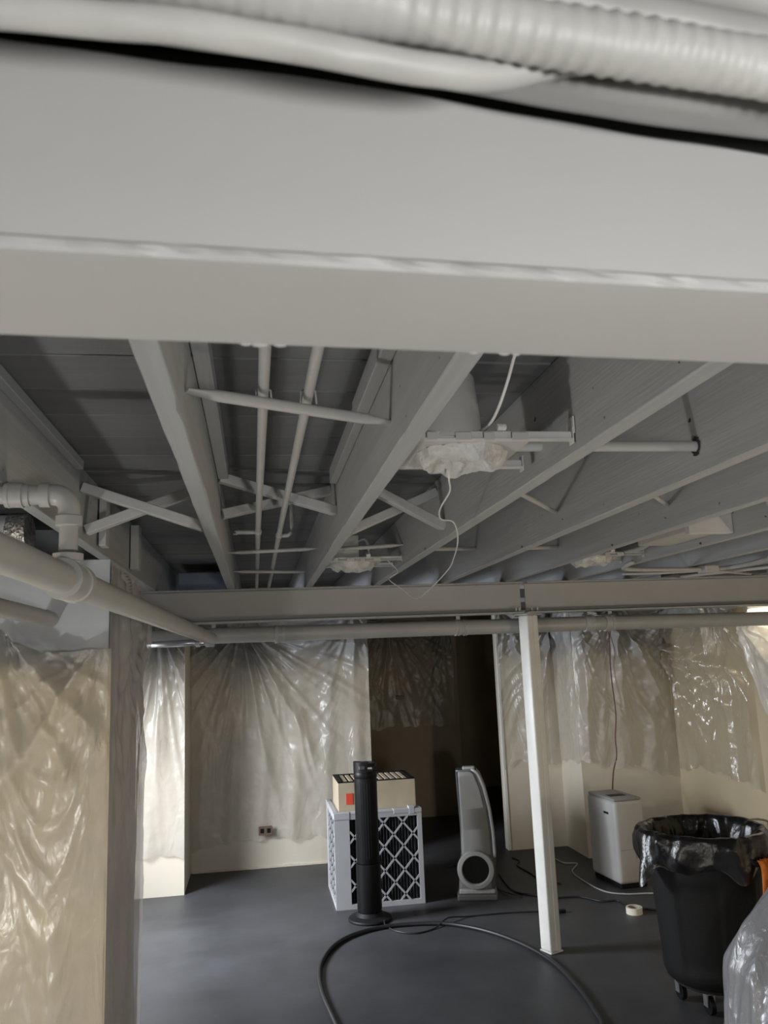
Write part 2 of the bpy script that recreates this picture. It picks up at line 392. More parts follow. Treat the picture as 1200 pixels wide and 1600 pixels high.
# ================================================================== JOISTS
JX = [-.582, -.1415, .306, .706, 1.117, 1.515, 1.92, 2.33, 2.74, 3.15, 3.50]
JT = .042
JWHERE = ['grey joist at the far left above the painted drain pipe', 'leftmost of the grey joists meeting the near beam in full view',
          'grey joist between the two thin pipes and the nearest ceiling light', 'grey joist just right of the nearest ceiling light',
          'grey joist where the cross conduit ends in a splintered hole', 'grey joist just left of the pale box in the ceiling',
          'grey joist just right of the pale box in the ceiling', 'grey joist second to the right of the pale box in the ceiling',
          'dim grey joist over the electrical conduit at the right', 'dim grey joist near the right wall, second last', 'last dim grey joist against the right wall']
def joist_mesh(x, y0, y1, seed, d=CZ-JB):
    rnd = random.Random(seed); bm = bmesh.new(); n = 200; prev = None; w = JT/2
    b1 = b2 = 0
    for i in range(n+1):
        y = y0+(y1-y0)*i/n
        b1 = .7*b1+rnd.gauss(0, .0006); b2 = .7*b2+rnd.gauss(0, .0006)
        n1 = abs(rnd.gauss(0, .0012)) if rnd.random() < .2 else 0; n2 = .006*rnd.random() if rnd.random() < .03 else 0
        P = [(-w+b1, JB+.003+n1), (-w+.003+n1, JB), (w-.003-n2, JB), (w+b2-n2, JB+.003+n2), (w, CZ-.0005), (-w, CZ-.0005)]
        ring = [bm.verts.new((x+a, y, c)) for a, c in P]
        if prev:
            for q in range(6): bm.faces.new((prev[q], prev[(q+1) % 6], ring[(q+1) % 6], ring[q]))
        else: bm.faces.new(ring)
        prev = ring
    bm.faces.new(prev); return bm
joists = []
for i, x in enumerate(JX):
    y1 = 7.29 if x < .9 else (8.9 if x < 2.1 else 7.2)
    if x > 2.68: y1 = 6.74
    if i == 0: y1 = 6.66
    j = thing('floor_joist', (x, 2.0, JB), JWHERE[i], 'joist', 'grey floor joists')
    obj('board', joist_mesh(x, -4.98, y1, 40+i), M_JOIST, j)
    joists.append(j)
# nailing strips fixed along the tops of the first joists
def strip(j, x0, x1, y0, y1, z0=CZ-.055):
    obj('nailing_strip', box((x0, y0, z0), (x1, y1, CZ-.001), .002), M_JOIST, j)
strip(joists[0], -.56, -.535, -1, 2.62, CZ-.03)
strip(joists[1], -.12+.0015, -.085, -1, 2.66)
strip(joists[2], .252, .285-.0015, -1, 2.0); strip(joists[2], .258, .285-.0015, 2.008, 2.74)

# ================================================================== WOODEN CROSS BRIDGING
def brace(a, b, label, w=.032, h=.042, name='bridging_brace'):
    bm = bmesh.new(); bar(bm, a, b, w, h, up=(0, 1, 0), bevel=.002)
    return obj(name, bm, M_BRACE, label=label, cat='brace', group='crossed bridging between the joists')
brace((-.555, 2.71, 2.285), (-.168, 2.71, 2.150), 'upper wooden bridging brace sloping down right beside the leftmost joist bay')
brace((-.555, 2.78, 2.155), (-.168, 2.78, 2.300), 'lower wooden bridging brace rising right, above the white elbow pipe')
brace((-.115, 2.68, 2.310), (.281, 2.80, 2.215), 'wooden bridging brace sloping down right under the two thin pipes')
brace((-.115, 2.90, 2.225), (.281, 3.00, 2.330), 'wooden bridging brace rising right behind the two thin pipes')
brace((.331, 2.72, 2.315), (.681, 2.86, 2.165), 'wooden bridging brace with a raw wood end right below the nearest ceiling light')
brace((.331, 2.86, 2.150), (.681, 2.96, 2.310), 'wooden bridging brace rising right behind the nearest ceiling light')
# cleat and short boards on the wall stub beyond the leftmost joist
obj('wall_cleat', box((-.556, 3.0, 2.135), (-.53, 3.07, 2.335), .002), M_BRACE, label='short upright grey cleat fixed to the far left joist', cat='cleat', group='upright cleats at left')
obj('wall_cleat', box((-.556, 3.75, 2.135), (-.52, 3.83, 2.335), .002), M_BRACE, label='upright grey cleat further back on the far left joist', cat='cleat', group='upright cleats at left')
obj('ceiling_duct_box', box((-.50, 5.45, 2.145), (-.19, 6.0, 2.30), .006), M_BLUEBOX, label='blue grey sheet metal box between joists beyond the far beam', cat='duct')

# ================================================================== CONDUITS AND RODS BETWEEN JOISTS
def conduit(a, b, r, label, flat=True, m=M_PIPE, name='conduit_strut', group='thin struts between the joists'):
    a, b = Vector(a), Vector(b); bm = bmesh.new(); n = 14
    pts = [a.lerp(b, i/n) for i in range(n+1)]
    if flat:   # ends hammered flat
        prev = None
        s, u = frame_from(b-a); rings = []
        for i, p in enumerate(pts):
            e = min(i, n-i)/2.0; q = min(1, .18+.82*e) if e < 1 else 1; wq = 1.35-.35*min(1, e)
            rings.append([bm.verts.new(p+s*math.cos(2*PI*k/12)*r*wq+u*math.sin(2*PI*k/12)*r*q) for k in range(12)])
        for i in range(n):
            for k in range(12): bm.faces.new((rings[i][k], rings[i][(k+1) % 12], rings[i+1][(k+1) % 12], rings[i+1][k]))
        bm.faces.new(rings[0]); bm.faces.new(rings[-1])
    else: tube(bm, pts, r, 12)
    return obj(name, bm, m, smooth=True, auto=50, label=label, cat='strut', group=group)
conduit((-.1195, 1.425, 2.184), (.2845, 1.625, 2.187), .0115, 'nearest pipe strut with flattened ends, crossing below two thin pipes')
conduit((-.1195, 3.72, 2.195), (.2845, 3.70, 2.205), .009, 'middle thin strut crossing the two thin pipes')
conduit((-.1195, 4.45, 2.19), (.2845, 4.55, 2.19), .009, 'farthest thin strut crossing the two thin pipes, near the far beam')
conduit((.3275, 3.76, 2.205), (.6845, 3.70, 2.215), .010, 'thin strut beside the second ceiling light near the far beam')
conduit((.7275, 2.16, 2.150), (1.0955, 2.80, 2.200), .008, 'thin slanting rod right of the hanging white wire', flat=False)
conduit((1.1385, 2.18, 2.150), (1.4935, 2.72, 2.208), .008, 'second thin slanting rod, next to the splintered conduit hole', flat=False)
conduit((1.5365, 2.20, 2.150), (1.8985, 2.72, 2.208), .008, 'rightmost thin slanting rod near the right edge of the picture', flat=False)
conduit((.7275, 3.44, 2.160), (1.0955, 3.93, 2.222), .010, 'thin level strut with small nubs, right of the hanging wire loop', flat=False)
conduit((1.1385, 3.48, 2.160), (1.4935, 3.83, 2.208), .010, 'thin level strut left of the third ceiling light', flat=False)
# the conduit that runs through joist holes
conduit((.46, 1.815, 2.187), (1.100, 1.825, 2.190), .0135, 'straight cross conduit running through a joist right of the nearest light', flat=False, name='cross_conduit', group=None)
# torn hole where it meets the joist
hb = bmesh.new()
rnd = random.Random(4)
for k in range(22):
    a = 2*PI*k/22; r0 = .0145; r1 = .019+.007*rnd.random()
    bar(hb, (1.0945, 1.825+math.cos(a)*r0, 2.19+math.sin(a)*r0), (1.0935, 1.825+math.cos(a)*r1, 2.19+math.sin(a)*r1), .004, .003, up=(1, 0, 0))
obj('splintered_rim', hb, M_DARKGAP, joists[4])

# ================================================================== WATER PIPES ALONG THE BAY
def pipe_thing(name, pts, r, label, m=M_PIPE, cat='pipe', seg=14, extra=None, group=None):
    t = thing(name, pts[0], label, cat, group)
    obj('run', tube(bmesh.new(), pts, r, seg), m, t, smooth=True, auto=50)
    return t
p1 = pipe_thing('water_pipe', [(.022, -1.0, 2.215), (.020, 1.3, 2.215), (.012, 3.2, 2.215), (.004, 7.2, 2.215)], .0105, 'left one of the two thin grey water pipes under the planks')
p2 = pipe_thing('water_pipe', [(.112, -1.0, 2.215), (.108, 1.3, 2.215), (.098, 3.2, 2.215), (.086, 7.2, 2.215)], .0105, 'right one of the two thin grey water pipes under the planks')
def collar(p, c, d, r, l, m=M_PIPE, name='fitting'):
    c, d = Vector(c), Vector(d).normalized()
    obj(name, tube(bmesh.new(), [c-d*l/2, c-d*l*.42, c+d*l*.42, c+d*l/2], r, 14, rf=lambda i, t, k: .88 if i in (0, 3) else 1), m, p, smooth=True, auto=40)
collar(p1, (.012, 3.25, 2.215), (0, 1, 0), .0145, .05); collar(p2, (.098, 3.35, 2.215), (0, 1, 0), .0145, .05)
obj('branch', tube(bmesh.new(), smooth_path([(.012, 3.25, 2.215), (-.05, 3.25, 2.215), (-.075, 3.25, 2.215), (-.078, 3.25, 2.205)], 4), .009, 10), M_PIPE, p1, smooth=True)
obj('branch', tube(bmesh.new(), [(.098, 3.35, 2.215), (.135, 3.35, 2.215), (.148, 3.35, 2.225), (.152, 3.35, 2.25), (.152, 3.35, CZ)], .009, 10), M_PIPE, p2, smooth=True)
for p, x in ((p1, .0195), (p2, .1065)):
    obj('pipe_strap', tube(bmesh.new(), [(x-.016, 1.53, 2.196), (x-.014, 1.53, 2.222), (x, 1.53, 2.229), (x+.014, 1.53, 2.222), (x+.016, 1.53, 2.196)], .002, 6), M_PIPE, p)

# ================================================================== HOSES ABOVE THE NEAR BEAM
def hose(name, pts, r, label, ribbed, m, sy=1.0, pitch=.0125, amp=.07, seed=1, calm=.5, square=False):
    P = smooth_path(pts, 24); 
    out = [P[0]]; step = pitch/5 if ribbed else pitch
    acc = 0
    for a, b in zip(P, P[1:]):
        acc += (b-a).length
        if acc >= step: out.append(b); acc = 0
    P = out; rnd = random.Random(seed); ph = [rnd.random()*6.28 for _ in range(6)]
    dist = [0]
    for a, b in zip(P, P[1:]): dist.append(dist[-1]+(b-a).length)
    def rf(i, t, k):
        s = dist[i]; a = 2*PI*k/24
        w = 1+calm*(.05*math.sin(s*31+ph[0]+2*math.sin(a+ph[1]))+.035*math.sin(s*67+ph[2]+3*a))
        if ribbed: w += amp*(.5+.5*math.sin(2*PI*s/pitch))**1.5*(.65+.35*math.sin(s*43+a*2+ph[3]))
        else: w += calm*.05*math.sin(s*90+a*3+ph[4])
        if square: w *= (abs(math.cos(a))**6+abs(math.sin(a))**6)**(-1/6)
        return w
    return obj(name, tube(bmesh.new(), P, r, 24, rf=rf, sy=sy), m, smooth=True, label=label, cat='hose')
def off(P, dy, dz): return [(x, y+dy, z+dz) for x, y, z in P]
HC = [(-.9, .36, 2.066), (-.5, .384, 2.068), (-.2, .408, 2.0685), (-.083, .41, 2.0630), (.022, .41, 2.0550), (.134, .41, 2.0430), (.193, .41, 2.0360), (.255, .41, 2.0300), (.319, .41, 2.0260), (.409, .41, 2.0240), (.7, .43, 2.025), (1.2, .45, 2.03)]
HA = [(-.60, .36, 2.008), (-.30, .36, 2.011), (-.134, .36, 2.011), (-.073, .36, 2.0105), (-.028, .36, 2.009), (.019, .361, 2.006), (.052, .363, 2.0035), (.095, .370, 2.005), (.136, .378, 2.012), (.20, .385, 2.035), (.40, .39, 2.085)]
HB0 = [(-.60, .355, 2.065), (-.25, .355, 2.047), (-.074, .355, 2.038), (-.028, .355, 2.034), (.02, .355, 2.030), (.069, .355, 2.0265), (.12, .355, 2.0225), (.173, .355, 2.0175), (.228, .355, 2.0125), (.285, .355, 2.0075), (.364, .355, 2.001), (.6, .365, 1.994), (1.1, .395, 1.994)]
HD = [(-.4, .37, 2.10), (.038, .372, 2.068), (.107, .372, 2.061), (.179, .372, 2.054), (.236, .372, 2.049), (.295, .372, 2.043), (.377, .372, 2.036), (.7, .38, 2.03), (1.1, .42, 2.03)]
HE = [(-.2, .38, 2.15), (.149, .38, 2.108), (.206, .38, 2.095), (.265, .38, 2.089), (.306, .38, 2.083), (.39, .38, 2.076), (.8, .40, 2.075)]
hose('flat_hose', HC, .0125, 'lowest flat sided grey hose hanging just in front of the near beam', False, M_DUCTS, pitch=.006, seed=2, calm=.12, square=True)
hose('ribbed_hose', off(HC, -.016, .0170), .0120, 'pale ribbed hose squeezed between the lowest hose and the bundle above', True, M_DUCT, pitch=.0062, amp=.10, seed=4)
hose('twisted_hose', HA, .0085, 'pale smooth twisted hose tapering in behind the ribbed one at the top', False, M_DUCT, pitch=.006, seed=5)
hose('ribbed_hose', HB0, .0150, 'large ribbed grey hose in the middle of the bundle at the top', True, M_DUCT, pitch=.0105, amp=.11, seed=3)
hose('smooth_hose', HD, .0120, 'smooth grey hose at the top right above the ribbed ones', False, M_DUCTS, pitch=.006, seed=8)
hose('smooth_hose', HE, .0165, 'topmost pale hose in the upper right corner', False, M_DUCT, pitch=.006, seed=11)

# ================================================================== RECESSED LIGHT HOUSINGS
def crumple_disc(cx, cy, z, r, h, seed, seg=72, rings=16):
    rnd = random.Random(seed); bm = bmesh.new(); V = []
    ph = [rnd.random()*6.28 for _ in range(10)]
    for i in range(rings+1):
        t = i/rings; row = []
        for k in range(seg):
            a = 2*PI*k/seg
            rr = r*(1-.96*t**1.3)*(1+.03*math.sin(5*a+ph[0])+.025*math.sin(11*a+ph[1]))
            zz = -h*math.sin(min(1, t*3.6)*PI/2)*(1 if t < .36 else 1-.85*min(1, (t-.36)/.2))
            zz += .0045*math.sin(4*a+9*t+ph[2])*min(1, t*5)+.004*math.sin(7*a-12*t+ph[3]+math.sin(3*a))*min(1, t*5)+.002*abs(math.sin(9*a+21*t+ph[4]))+rnd.gauss(0, .0005)
            row.append(bm.verts.new((cx+math.cos(a)*rr, cy+math.sin(a)*rr, z+zz)))
        V.append(row)
    for i in range(rings):
        for k in range(seg): bm.faces.new((V[i][k], V[i][(k+1) % seg], V[i+1][(k+1) % seg], V[i+1][k]))
    bm.faces.new(V[-1]); return bm
def housing(x0, x1, yc, label, can=True, full=True, z=2.150, boxed=False, seed=1):
    """recessed light: plate, can, two hanger bars to the joists, crumpled cover over its opening"""
    t = thing('recessed_light', ((x0+x1)/2, yc, z), label, 'ceiling light', 'recessed light housings')
    cx = x0+.135
    obj('mounting_plate', box((x0+.006, yc-.125, z-.002), (x0+.262, yc+.125, z+.001)), M_CAN, t)
    if can:
        obj('can', lathe(bmesh.new(), [(.090, 0), (.0905, .004), (.089, .01), (.076, .150), (.070, .158), (.001, .160)], (x0+.088, yc-.045, z+.006), 48), M_CAN, t, smooth=True, auto=40)
    if boxed:
        bq = obj('junction_box', box((x0+.02, yc-.10, z+.002), (x0+.155, yc+.05, z+.125), .003), M_CAN, t)
        obj('knockout', lathe(bmesh.new(), [(.001, 0), (.014, 0), (.014, .003), (.001, .003)], (x0+.07, yc-.102, z+.05), 16), M_HANGER, bq)
        pp = smooth_path([(x0+.155, yc-.06, z+.10), (x0+.19, yc-.07, z+.105), (x0+.205, yc-.08, z+.06), (x0+.19, yc-.07, z+.02), (x0+.155, yc-.06, z+.012)], 6)
        obj('flexible_conduit', tube(bmesh.new(), pp, .007, 10), M_PIPE, bq, smooth=True)
    for s, xe in ((-1, x1-.002), (1, x1-.03 if full else x1-.002)):
        yb = yc+s*.128
        hbm = bmesh.new()
        bx(hbm, (x0+.001, yb-.002, z-.003), (xe, yb+.002, z+.016)); bx(hbm, (x0+.001, yb-.011, z-.003), (xe, yb+.011, z-.0005))
        hbar = obj('hanger_bar', hbm, M_HANGER, t)
        for q in range(4):
            xx = x0+.03+q*.062
            obj('clip', box((xx, yb-.013, z-.006), (xx+(.035 if q % 2 else .022), yb-.009, z+.012), .001), M_CAN, hbar)
        obj('end_tab', box((xe-.002, yb-.013, z-.012), (xe, yb+.013, z+.026), .0008), M_HANGER, hbar)
    sb = lathe(bmesh.new(), [(.001, -.012), (.008, -.012), (.008, .006), (.004, .008), (.001, .008)], (0, 0, 0), 14)
    sb.transform(Matrix.Translation((x0+.195, yc-.142, z+.022)) @ Matrix.Rotation(PI/2, 4, 'Y'))
    obj('set_screw', sb, M_HANGER, t, smooth=True, auto=40)
    obj('crumpled_cover', crumple_disc(cx, yc-.005, z-.003, .104, .030, seed), M_COVER, t)
    return t
h1 = housing(.328, .684, 1.745, 'nearest recessed ceiling light with grey can and crumpled cover', seed=3)
obj('joist_bracket', box((.681, 1.600, 2.160), (.684, 1.632, 2.198), .001), M_HANGER, h1)
h2 = housing(.328, .684, 3.86, 'middle recessed ceiling light with a small box, just above the far beam', can=False, boxed=True, seed=6, full=False)
h3 = housing(1.537, 1.898, 3.86, 'third recessed ceiling light, far right above the beam', can=False, boxed=False, seed=9, full=False)
def wire(name, pts, r, m, label, cat='wire', sub=8):
    return obj(name, tube(bmesh.new(), smooth_path(pts, sub), r, 8), m, smooth=True, label=label, cat=cat)
wire('white_wire', [(.46, 1.0, 2.34), (.468, 1.2, 2.30), (.475, 1.35, 2.240), (.490, 1.45, 2.221), (.491, 1.52, 2.190), (.496, 1.60, 2.180), (.49, 1.66, 2.178)], .0032, M_WIRE, 'short white wire curving down to the grey can of the nearest light')
wire('white_wire', [(.443, 1.78, 2.122), (.446, 1.79, 2.10), (.474, 1.90, 2.095), (.475, 2.0, 2.078), (.491, 2.1, 2.075), (.521, 2.2, 2.076), (.577, 2.3, 2.087), (.62, 2.42, 2.076), (.665, 2.6, 2.061), (.700, 2.8, 2.040), (.725, 3.0, 2.019), (.716, 3.3, 1.973), (.695, 3.5, 1.949), (.652, 3.6, 2.001), (.603, 3.65, 2.051), (.649, 3.68, 2.088), (.612, 3.72, 2.145)], .0022, M_WIRE, 'long thin white wire hanging in a loop between two ceiling lights')

# ceiling box, electrical conduits at the right
cb = thing('ceiling_box', (1.80, 3.2, 2.14), 'pale grey sheet metal box between two joists at the right', 'box')
obj('body', box((1.715, 2.99, 2.150), (1.896, 3.42, 2.285), .003), M_CAN, cb)
obj('end_flange', box((1.705, 2.955, 2.135), (1.897, 2.990, 2.30), .002), M_HANGER, cb)
def elec(pts, r, label, m=M_PIPE, name='electrical_conduit'):
    return obj(name, tube(bmesh.new(), smooth_path(pts, 8), r, 10), m, smooth=True, label=label, cat='conduit')
elec([(1.80, 3.92, 2.26), (1.80, 3.88, 2.208), (1.80, 3.78, 2.172), (1.80, 3.67, 2.160), (1.80, 3.54, 2.162), (1.80, 3.46, 2.180), (1.80, 3.421, 2.205)], .012, 'curved flexible conduit entering the pale ceiling box')
e1 = thing('electrical_conduit', (2.2, 4.0, 2.09), 'bent electrical conduit with a fitting above the right end of the far beam', 'conduit')
obj('run', tube(bmesh.new(), smooth_path([(1.86, 3.78, 2.118), (1.845, 3.84, 2.104), (1.88, 3.92, 2.100), (1.99, 3.98, 2.100), (2.2, 4.02, 2.100), (2.40, 4.05, 2.100), (2.50, 4.0, 2.100), (2.52, 3.85, 2.100), (2.48, 3.60, 2.100), (2.45, 3.35, 2.100), (2.45, 2.6, 2.100)], 8), .0115, 10), M_PIPE, e1, smooth=True)
obj('fitting', box((2.38, 4.0, 2.080), (2.46, 4.09, 2.119), .005), M_PIPE, e1)
elec([(2.02, 4.25, 2.105), (2.2, 4.18, 2.098), (2.42, 4.10, 2.098), (2.6, 4.2, 2.10), (2.9, 4.4, 2.10)], .008, 'thin conduit lying beside the bent electrical conduit')
elec([(2.55, 4.57, 2.108), (2.60, 4.45, 2.108), (2.75, 4.2, 2.108), (2.95, 3.9, 2.108)], .010, 'pale conduit curling down onto the far beam at the right')
obj('conduit_tray', box((2.50, 4.58, 2.122), (3.5, 4.72, 2.14)), M_SILVERD, label='dark flat strip lying along the top of the far beam at right', cat='tray')

# ================================================================== DRAIN PIPES
A1 = Vector((-.249, 4.68, 1.841)); A0 = Vector((-.4376, 1.48, 1.904)); A0 = A0+(A0-A1)*.75
dp = thing('drain_pipe', A0, 'thick grey drain pipe running away from the left edge with a tee', 'pipe')
obj('run', tube(bmesh.new(), [A0.lerp(A1, i/10) for i in range(11)], .0340, 28), M_PVC, dp, smooth=True, auto=50)
def on(Y): return A0.lerp(A1, (Y-A0.y)/(A1.y-A0.y))
dd = (A1-A0).normalized()
c = on(1.90)
tee = obj('tee', tube(bmesh.new(), [c-dd*.062, c-dd*.060, c-dd*.030, c-dd*.028, c+dd*.030, c+dd*.032, c+dd*.062, c+dd*.064], .0455, 32, rf=lambda i, t, k: (.78, 1.0, 1.0, .91, .91, 1.0, 1.0, .78)[i]), M_PVC, dp, smooth=True, auto=35)
VX, VY = c.x-.004, c.y
obj('tee_neck', lathe(bmesh.new(), [(.028, -.02), (.028, .044), (.033, .046), (.033, .062), (.024, .064), (.022, .060)], (VX, VY, c.z), 28), M_PVC, tee, smooth=True, auto=35)
rp = thing('vent_pipe', (VX, VY, c.z+.07), 'grey riser pipe turning left in an elbow above the drain pipe', 'pipe')
EZ = 2.079
obj('riser', tube(bmesh.new(), [(VX, VY, c.z+.070), (VX, VY, EZ-.02)], .0205, 24), M_PVC, rp, smooth=True, auto=50)
ep = [(VX, VY, EZ-.035), (VX, VY, EZ-.02)]+[(VX-.034+.034*math.cos(a), VY, EZ-.02+.035*math.sin(a)) for a in [PI/2*i/8 for i in range(1, 9)]]+[(VX-.054, VY, EZ+.015)]
obj('elbow', tube(bmesh.new(), ep, .0245, 26), M_PVC, rp, smooth=True, auto=50)
obj('elbow_hub', lathe(bmesh.new(), [(.022, -.003), (.029, -.001), (.029, .020), (.025, .022)], (VX, VY, EZ-.056), 28), M_PVC, rp, smooth=True, auto=40)
hx = VX-.046
def xt(name, x0, x1, r): obj(name, tube(bmesh.new(), [(x0, VY, EZ+.015), (x1, VY, EZ+.015)], r, 26), M_PVC, rp, smooth=True, auto=50)
xt('elbow_hub', hx+.004, hx-.018, .0285); xt('nipple', hx-.018, hx-.05, .0225); xt('reducer', hx-.040, hx-.054, .0255); xt('coupling', hx-.054, hx-.092, .0285); xt('coupling_ring', hx-.082, hx-.086, .0297); xt('branch_run', hx-.09, -1.74, .0205)
lp = thing('short_pipe', (-.80, 3.2, 1.87), 'short grey pipe entering the painted wall stub at left', 'pipe')
obj('run', tube(bmesh.new(), [(-.775, 3.275, 1.893), (-.785, 2.9, 1.898), (-.83, 1.4, 1.91)], .030, 24), M_PVC, lp, smooth=True, auto=50)
# round wrapped duct with foil tape in the cavity over the wall stub
rd = thing('round_duct', (-.85, 2.95, 2.06), 'round pale duct with a crinkled foil collar over the wall stub', 'duct')
obj('wrap', tube(bmesh.new(), [(-1.6, 3.02, 2.185), (-1.2, 3.02, 2.185), (-.870, 3.02, 2.185), (-.862, 3.02, 2.185)], .078, 36, sy=.86), M_WHITEDUCT, rd, smooth=True, auto=50)
rn = random.Random(2)
obj('foil_collar', tube(bmesh.new(), [(-.862+i*.006, 3.02, 2.185) for i in range(12)], .079, 44, sy=.86, rf=lambda i, t, k: 1+rn.uniform(-.05, .05)), M_FOIL, rd)
tp_ = thing('ceiling_pipe', (1.0, 4.95, 1.82), 'long grey pipe hung across the room just below the far beam', 'pipe')
TY = 4.96
obj('run', tube(bmesh.new(), [(-.70, TY, 1.866), (.8, TY, 1.864), (2.2, TY, 1.861), (3.56, TY, 1.85)], .046, 28), M_PVC, tp_, smooth=True, auto=50)
def coup(x, z, w=.06, r=.054): obj('coupling', tube(bmesh.new(), [(x-w/2, TY, z), (x-w*.2, TY, z), (x-w*.19, TY, z), (x+w*.19, TY, z), (x+w*.2, TY, z), (x+w/2, TY, z)], r, 28, rf=lambda i, t, k: 1 if i in (0, 1, 4, 5) else .93), M_PIPE, tp_, smooth=True, auto=35)
for x in (.14, 2.10, 2.235): coup(x, 1.862)
coup(1.235, 1.863, .03, .050); coup(1.285, 1.863, .02, .050)
for x in (-.25, .155, 1.245, 2.11, 2.25, 3.2): obj('hanger_rod', box((x-.012, TY-.003, 1.90), (x+.012, TY+.003, 2.12)), M_PIPE, tp_)
sp = thing('small_pipe', (-.5, 4.9, 1.83), 'thin pale pipe with bright coupling below the left end of the long pipe', 'pipe')
obj('run', tube(bmesh.new(), [(-.62, 4.88, 1.825), (-.24, 4.84, 1.826)], .018, 16), M_CHROME, sp, smooth=True)
obj('coupling', tube(bmesh.new(), [(-.29, 4.845, 1.826), (-.24, 4.84, 1.826)], .027, 8), M_CHROME, sp)
obj('coupling', tube(bmesh.new(), [(-.345, 4.85, 1.826), (-.32, 4.848, 1.826)], .025, 8), M_CHROME, sp)

# ================================================================== POST
po = thing('support_post', (1.655, 4.83, 0), 'white square steel post standing under the far beam', 'post', rotz=math.radians(24))
b = bmesh.new(); bx(b, (-.044, -.044, .010), (.044, .044, BZ-.010), .011, seg=3)
obj('shaft', b, M_WHITEPAINT, po, local=True, smooth=True, auto=40)
b = bmesh.new(); bx(b, (-.002, -.0485, .012), (.030, -.0435, BZ-.012), .0015)
obj('seam', b, M_WHITEPAINT, po, local=True)
obj('base_plate', box((-.048, -.048, 0), (.048, .048, .010), .003), M_WHITEPAINT, po, local=True)
obj('cap_plate', box((-.062, -.062, BZ-.010), (.062, .062, BZ-.0005), .002), M_STEEL, po, local=True)

# ================================================================== PLASTIC SHEETING
def drape(o, ud, n, W, top, bot, pins, seed, nu=130, nv=150, amp=1.0, base=.014, fine=1.0, vert=1.0, taper=(0, 0)):
    """hanging film: fans of folds from its pins, swags between them, soft vertical folds and crinkles"""
    rs = np.random.RandomState(seed)
    u = np.linspace(0, W, nu)[:, None]*np.ones((1, nv)); v = np.linspace(0, 1, nv)[None, :]*np.ones((nu, 1))
    tz = np.interp(u[:, 0], *zip(*top))[:, None]; bz = np.interp(u[:, 0], *zip(*bot))[:, None]
    bz = bz+(.012*np.sin(u*19+rs.rand()*6)+.008*np.sin(u*47+rs.rand()*6))*(bz > .1)
    z = tz*(1-v)+bz*v
    def nz(f, g):
        s = 0
        for i in range(5):
            a = rs.rand()*6.28; s = s+np.sin((u*np.cos(a)*f+z*np.sin(a)*g)*(1+.35*i)+rs.rand()*6.28)
        return s/5
    warp = nz(4, 4)
    d = np.full_like(u, base)
    for (pu, pz, k, a) in pins:
        dx = u-pu; dz = pz-z+.03; r = np.hypot(dx, dz); th = np.arctan2(dx, np.maximum(dz, .01))
        rid = (.5+.5*np.sin(k*th+rs.rand()*6.28+1.3*warp))**3+.5*(.5+.5*np.sin(2.3*k*th+rs.rand()*6.28+warp))**4
        d = d+1.5*a*amp*rid*np.clip(r/.12, 0, 1)*np.exp(-r/.75)
    ps = sorted(pins)
    for p, q in zip(ps, ps[1:]):
        t = np.clip((u-p[0])/(q[0]-p[0]), 0, 1); s = 4*t*(1-t); zt = p[1]*(1-t)+q[1]*t
        c = (zt-z)/(s*.8+.22)
        d = d+.034*amp*s*(.5+.5*np.sin(2*PI*c/.17+1.2*warp+rs.rand()*6))**2.5*np.exp(-np.abs(c)/.45)
    d = d+vert*amp*.018*(.5+.5*np.sin(u*2*PI/.27+2.2*nz(2, 1.2)+rs.rand()*6))**2*np.clip(v*2.5, 0, 1)
    for q in range(5):      # loose diagonal creases
        a = rs.uniform(-.9, .9); cu = rs.rand()*W; cz = rs.uniform(.2, .9); zz = tz*cz+bz*(1-cz)
        l = (u-cu)*np.cos(a)+(z-zz)*np.sin(a)*.8+.05*warp
        al = -(u-cu)*np.sin(a)+(z-zz)*np.cos(a)
        d = d+amp*.012*np.exp(-(l/.022)**2)*np.exp(-(al/.32)**2)+amp*.010*np.exp(-((l-.06)/.016)**2)*np.exp(-(al/.22)**2)
    d = d+fine*(.0035*nz(24, 9)+.0028*np.abs(nz(34, 30))+.003*nz(12, 16))
    d = np.maximum(d, .005)
    if taper[0]: d = .003+(d-.003)*np.clip(u/taper[0], 0, 1)
    if taper[1]: d = .003+(d-.003)*np.clip((W-u)/taper[1], 0, 1)
    X = o[0]+ud[0]*u+n[0]*d; Yy = o[1]+ud[1]*u+n[1]*d
    V = np.stack([X, Yy, z], -1).reshape(-1, 3)
    I = np.arange(nu*nv).reshape(nu, nv)
    F = np.stack([I[:-1, :-1], I[1:, :-1], I[1:, 1:], I[:-1, 1:]], -1).reshape(-1, 4)
    return (V.tolist(), F.tolist())
def sheet(data, m, label, name='plastic_sheet'):
    return obj(name, data, m, smooth=True, label=label, cat='plastic sheet', group='plastic sheets masking the walls')
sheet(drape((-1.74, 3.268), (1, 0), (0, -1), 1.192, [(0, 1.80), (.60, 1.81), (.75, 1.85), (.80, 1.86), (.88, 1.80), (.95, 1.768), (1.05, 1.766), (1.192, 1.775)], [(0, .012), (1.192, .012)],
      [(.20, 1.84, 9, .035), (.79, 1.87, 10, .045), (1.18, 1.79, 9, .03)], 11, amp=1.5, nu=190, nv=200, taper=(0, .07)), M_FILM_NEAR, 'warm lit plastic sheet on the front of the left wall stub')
sheet(drape((-.557, 3.262), (0, 1), (1, 0), .80, [(0, 2.10), (.25, 2.06), (.5, 2.02), (.80, 2.0)], [(0, .012), (.80, .012)], [(.08, 2.10, 12, .03), (.7, 2.02, 8, .02)], 23, amp=.9, nu=90, nv=190, taper=(.12, 0)), M_FILM_SIDE, 'grey narrow plastic sheet down the right side of the left wall stub')
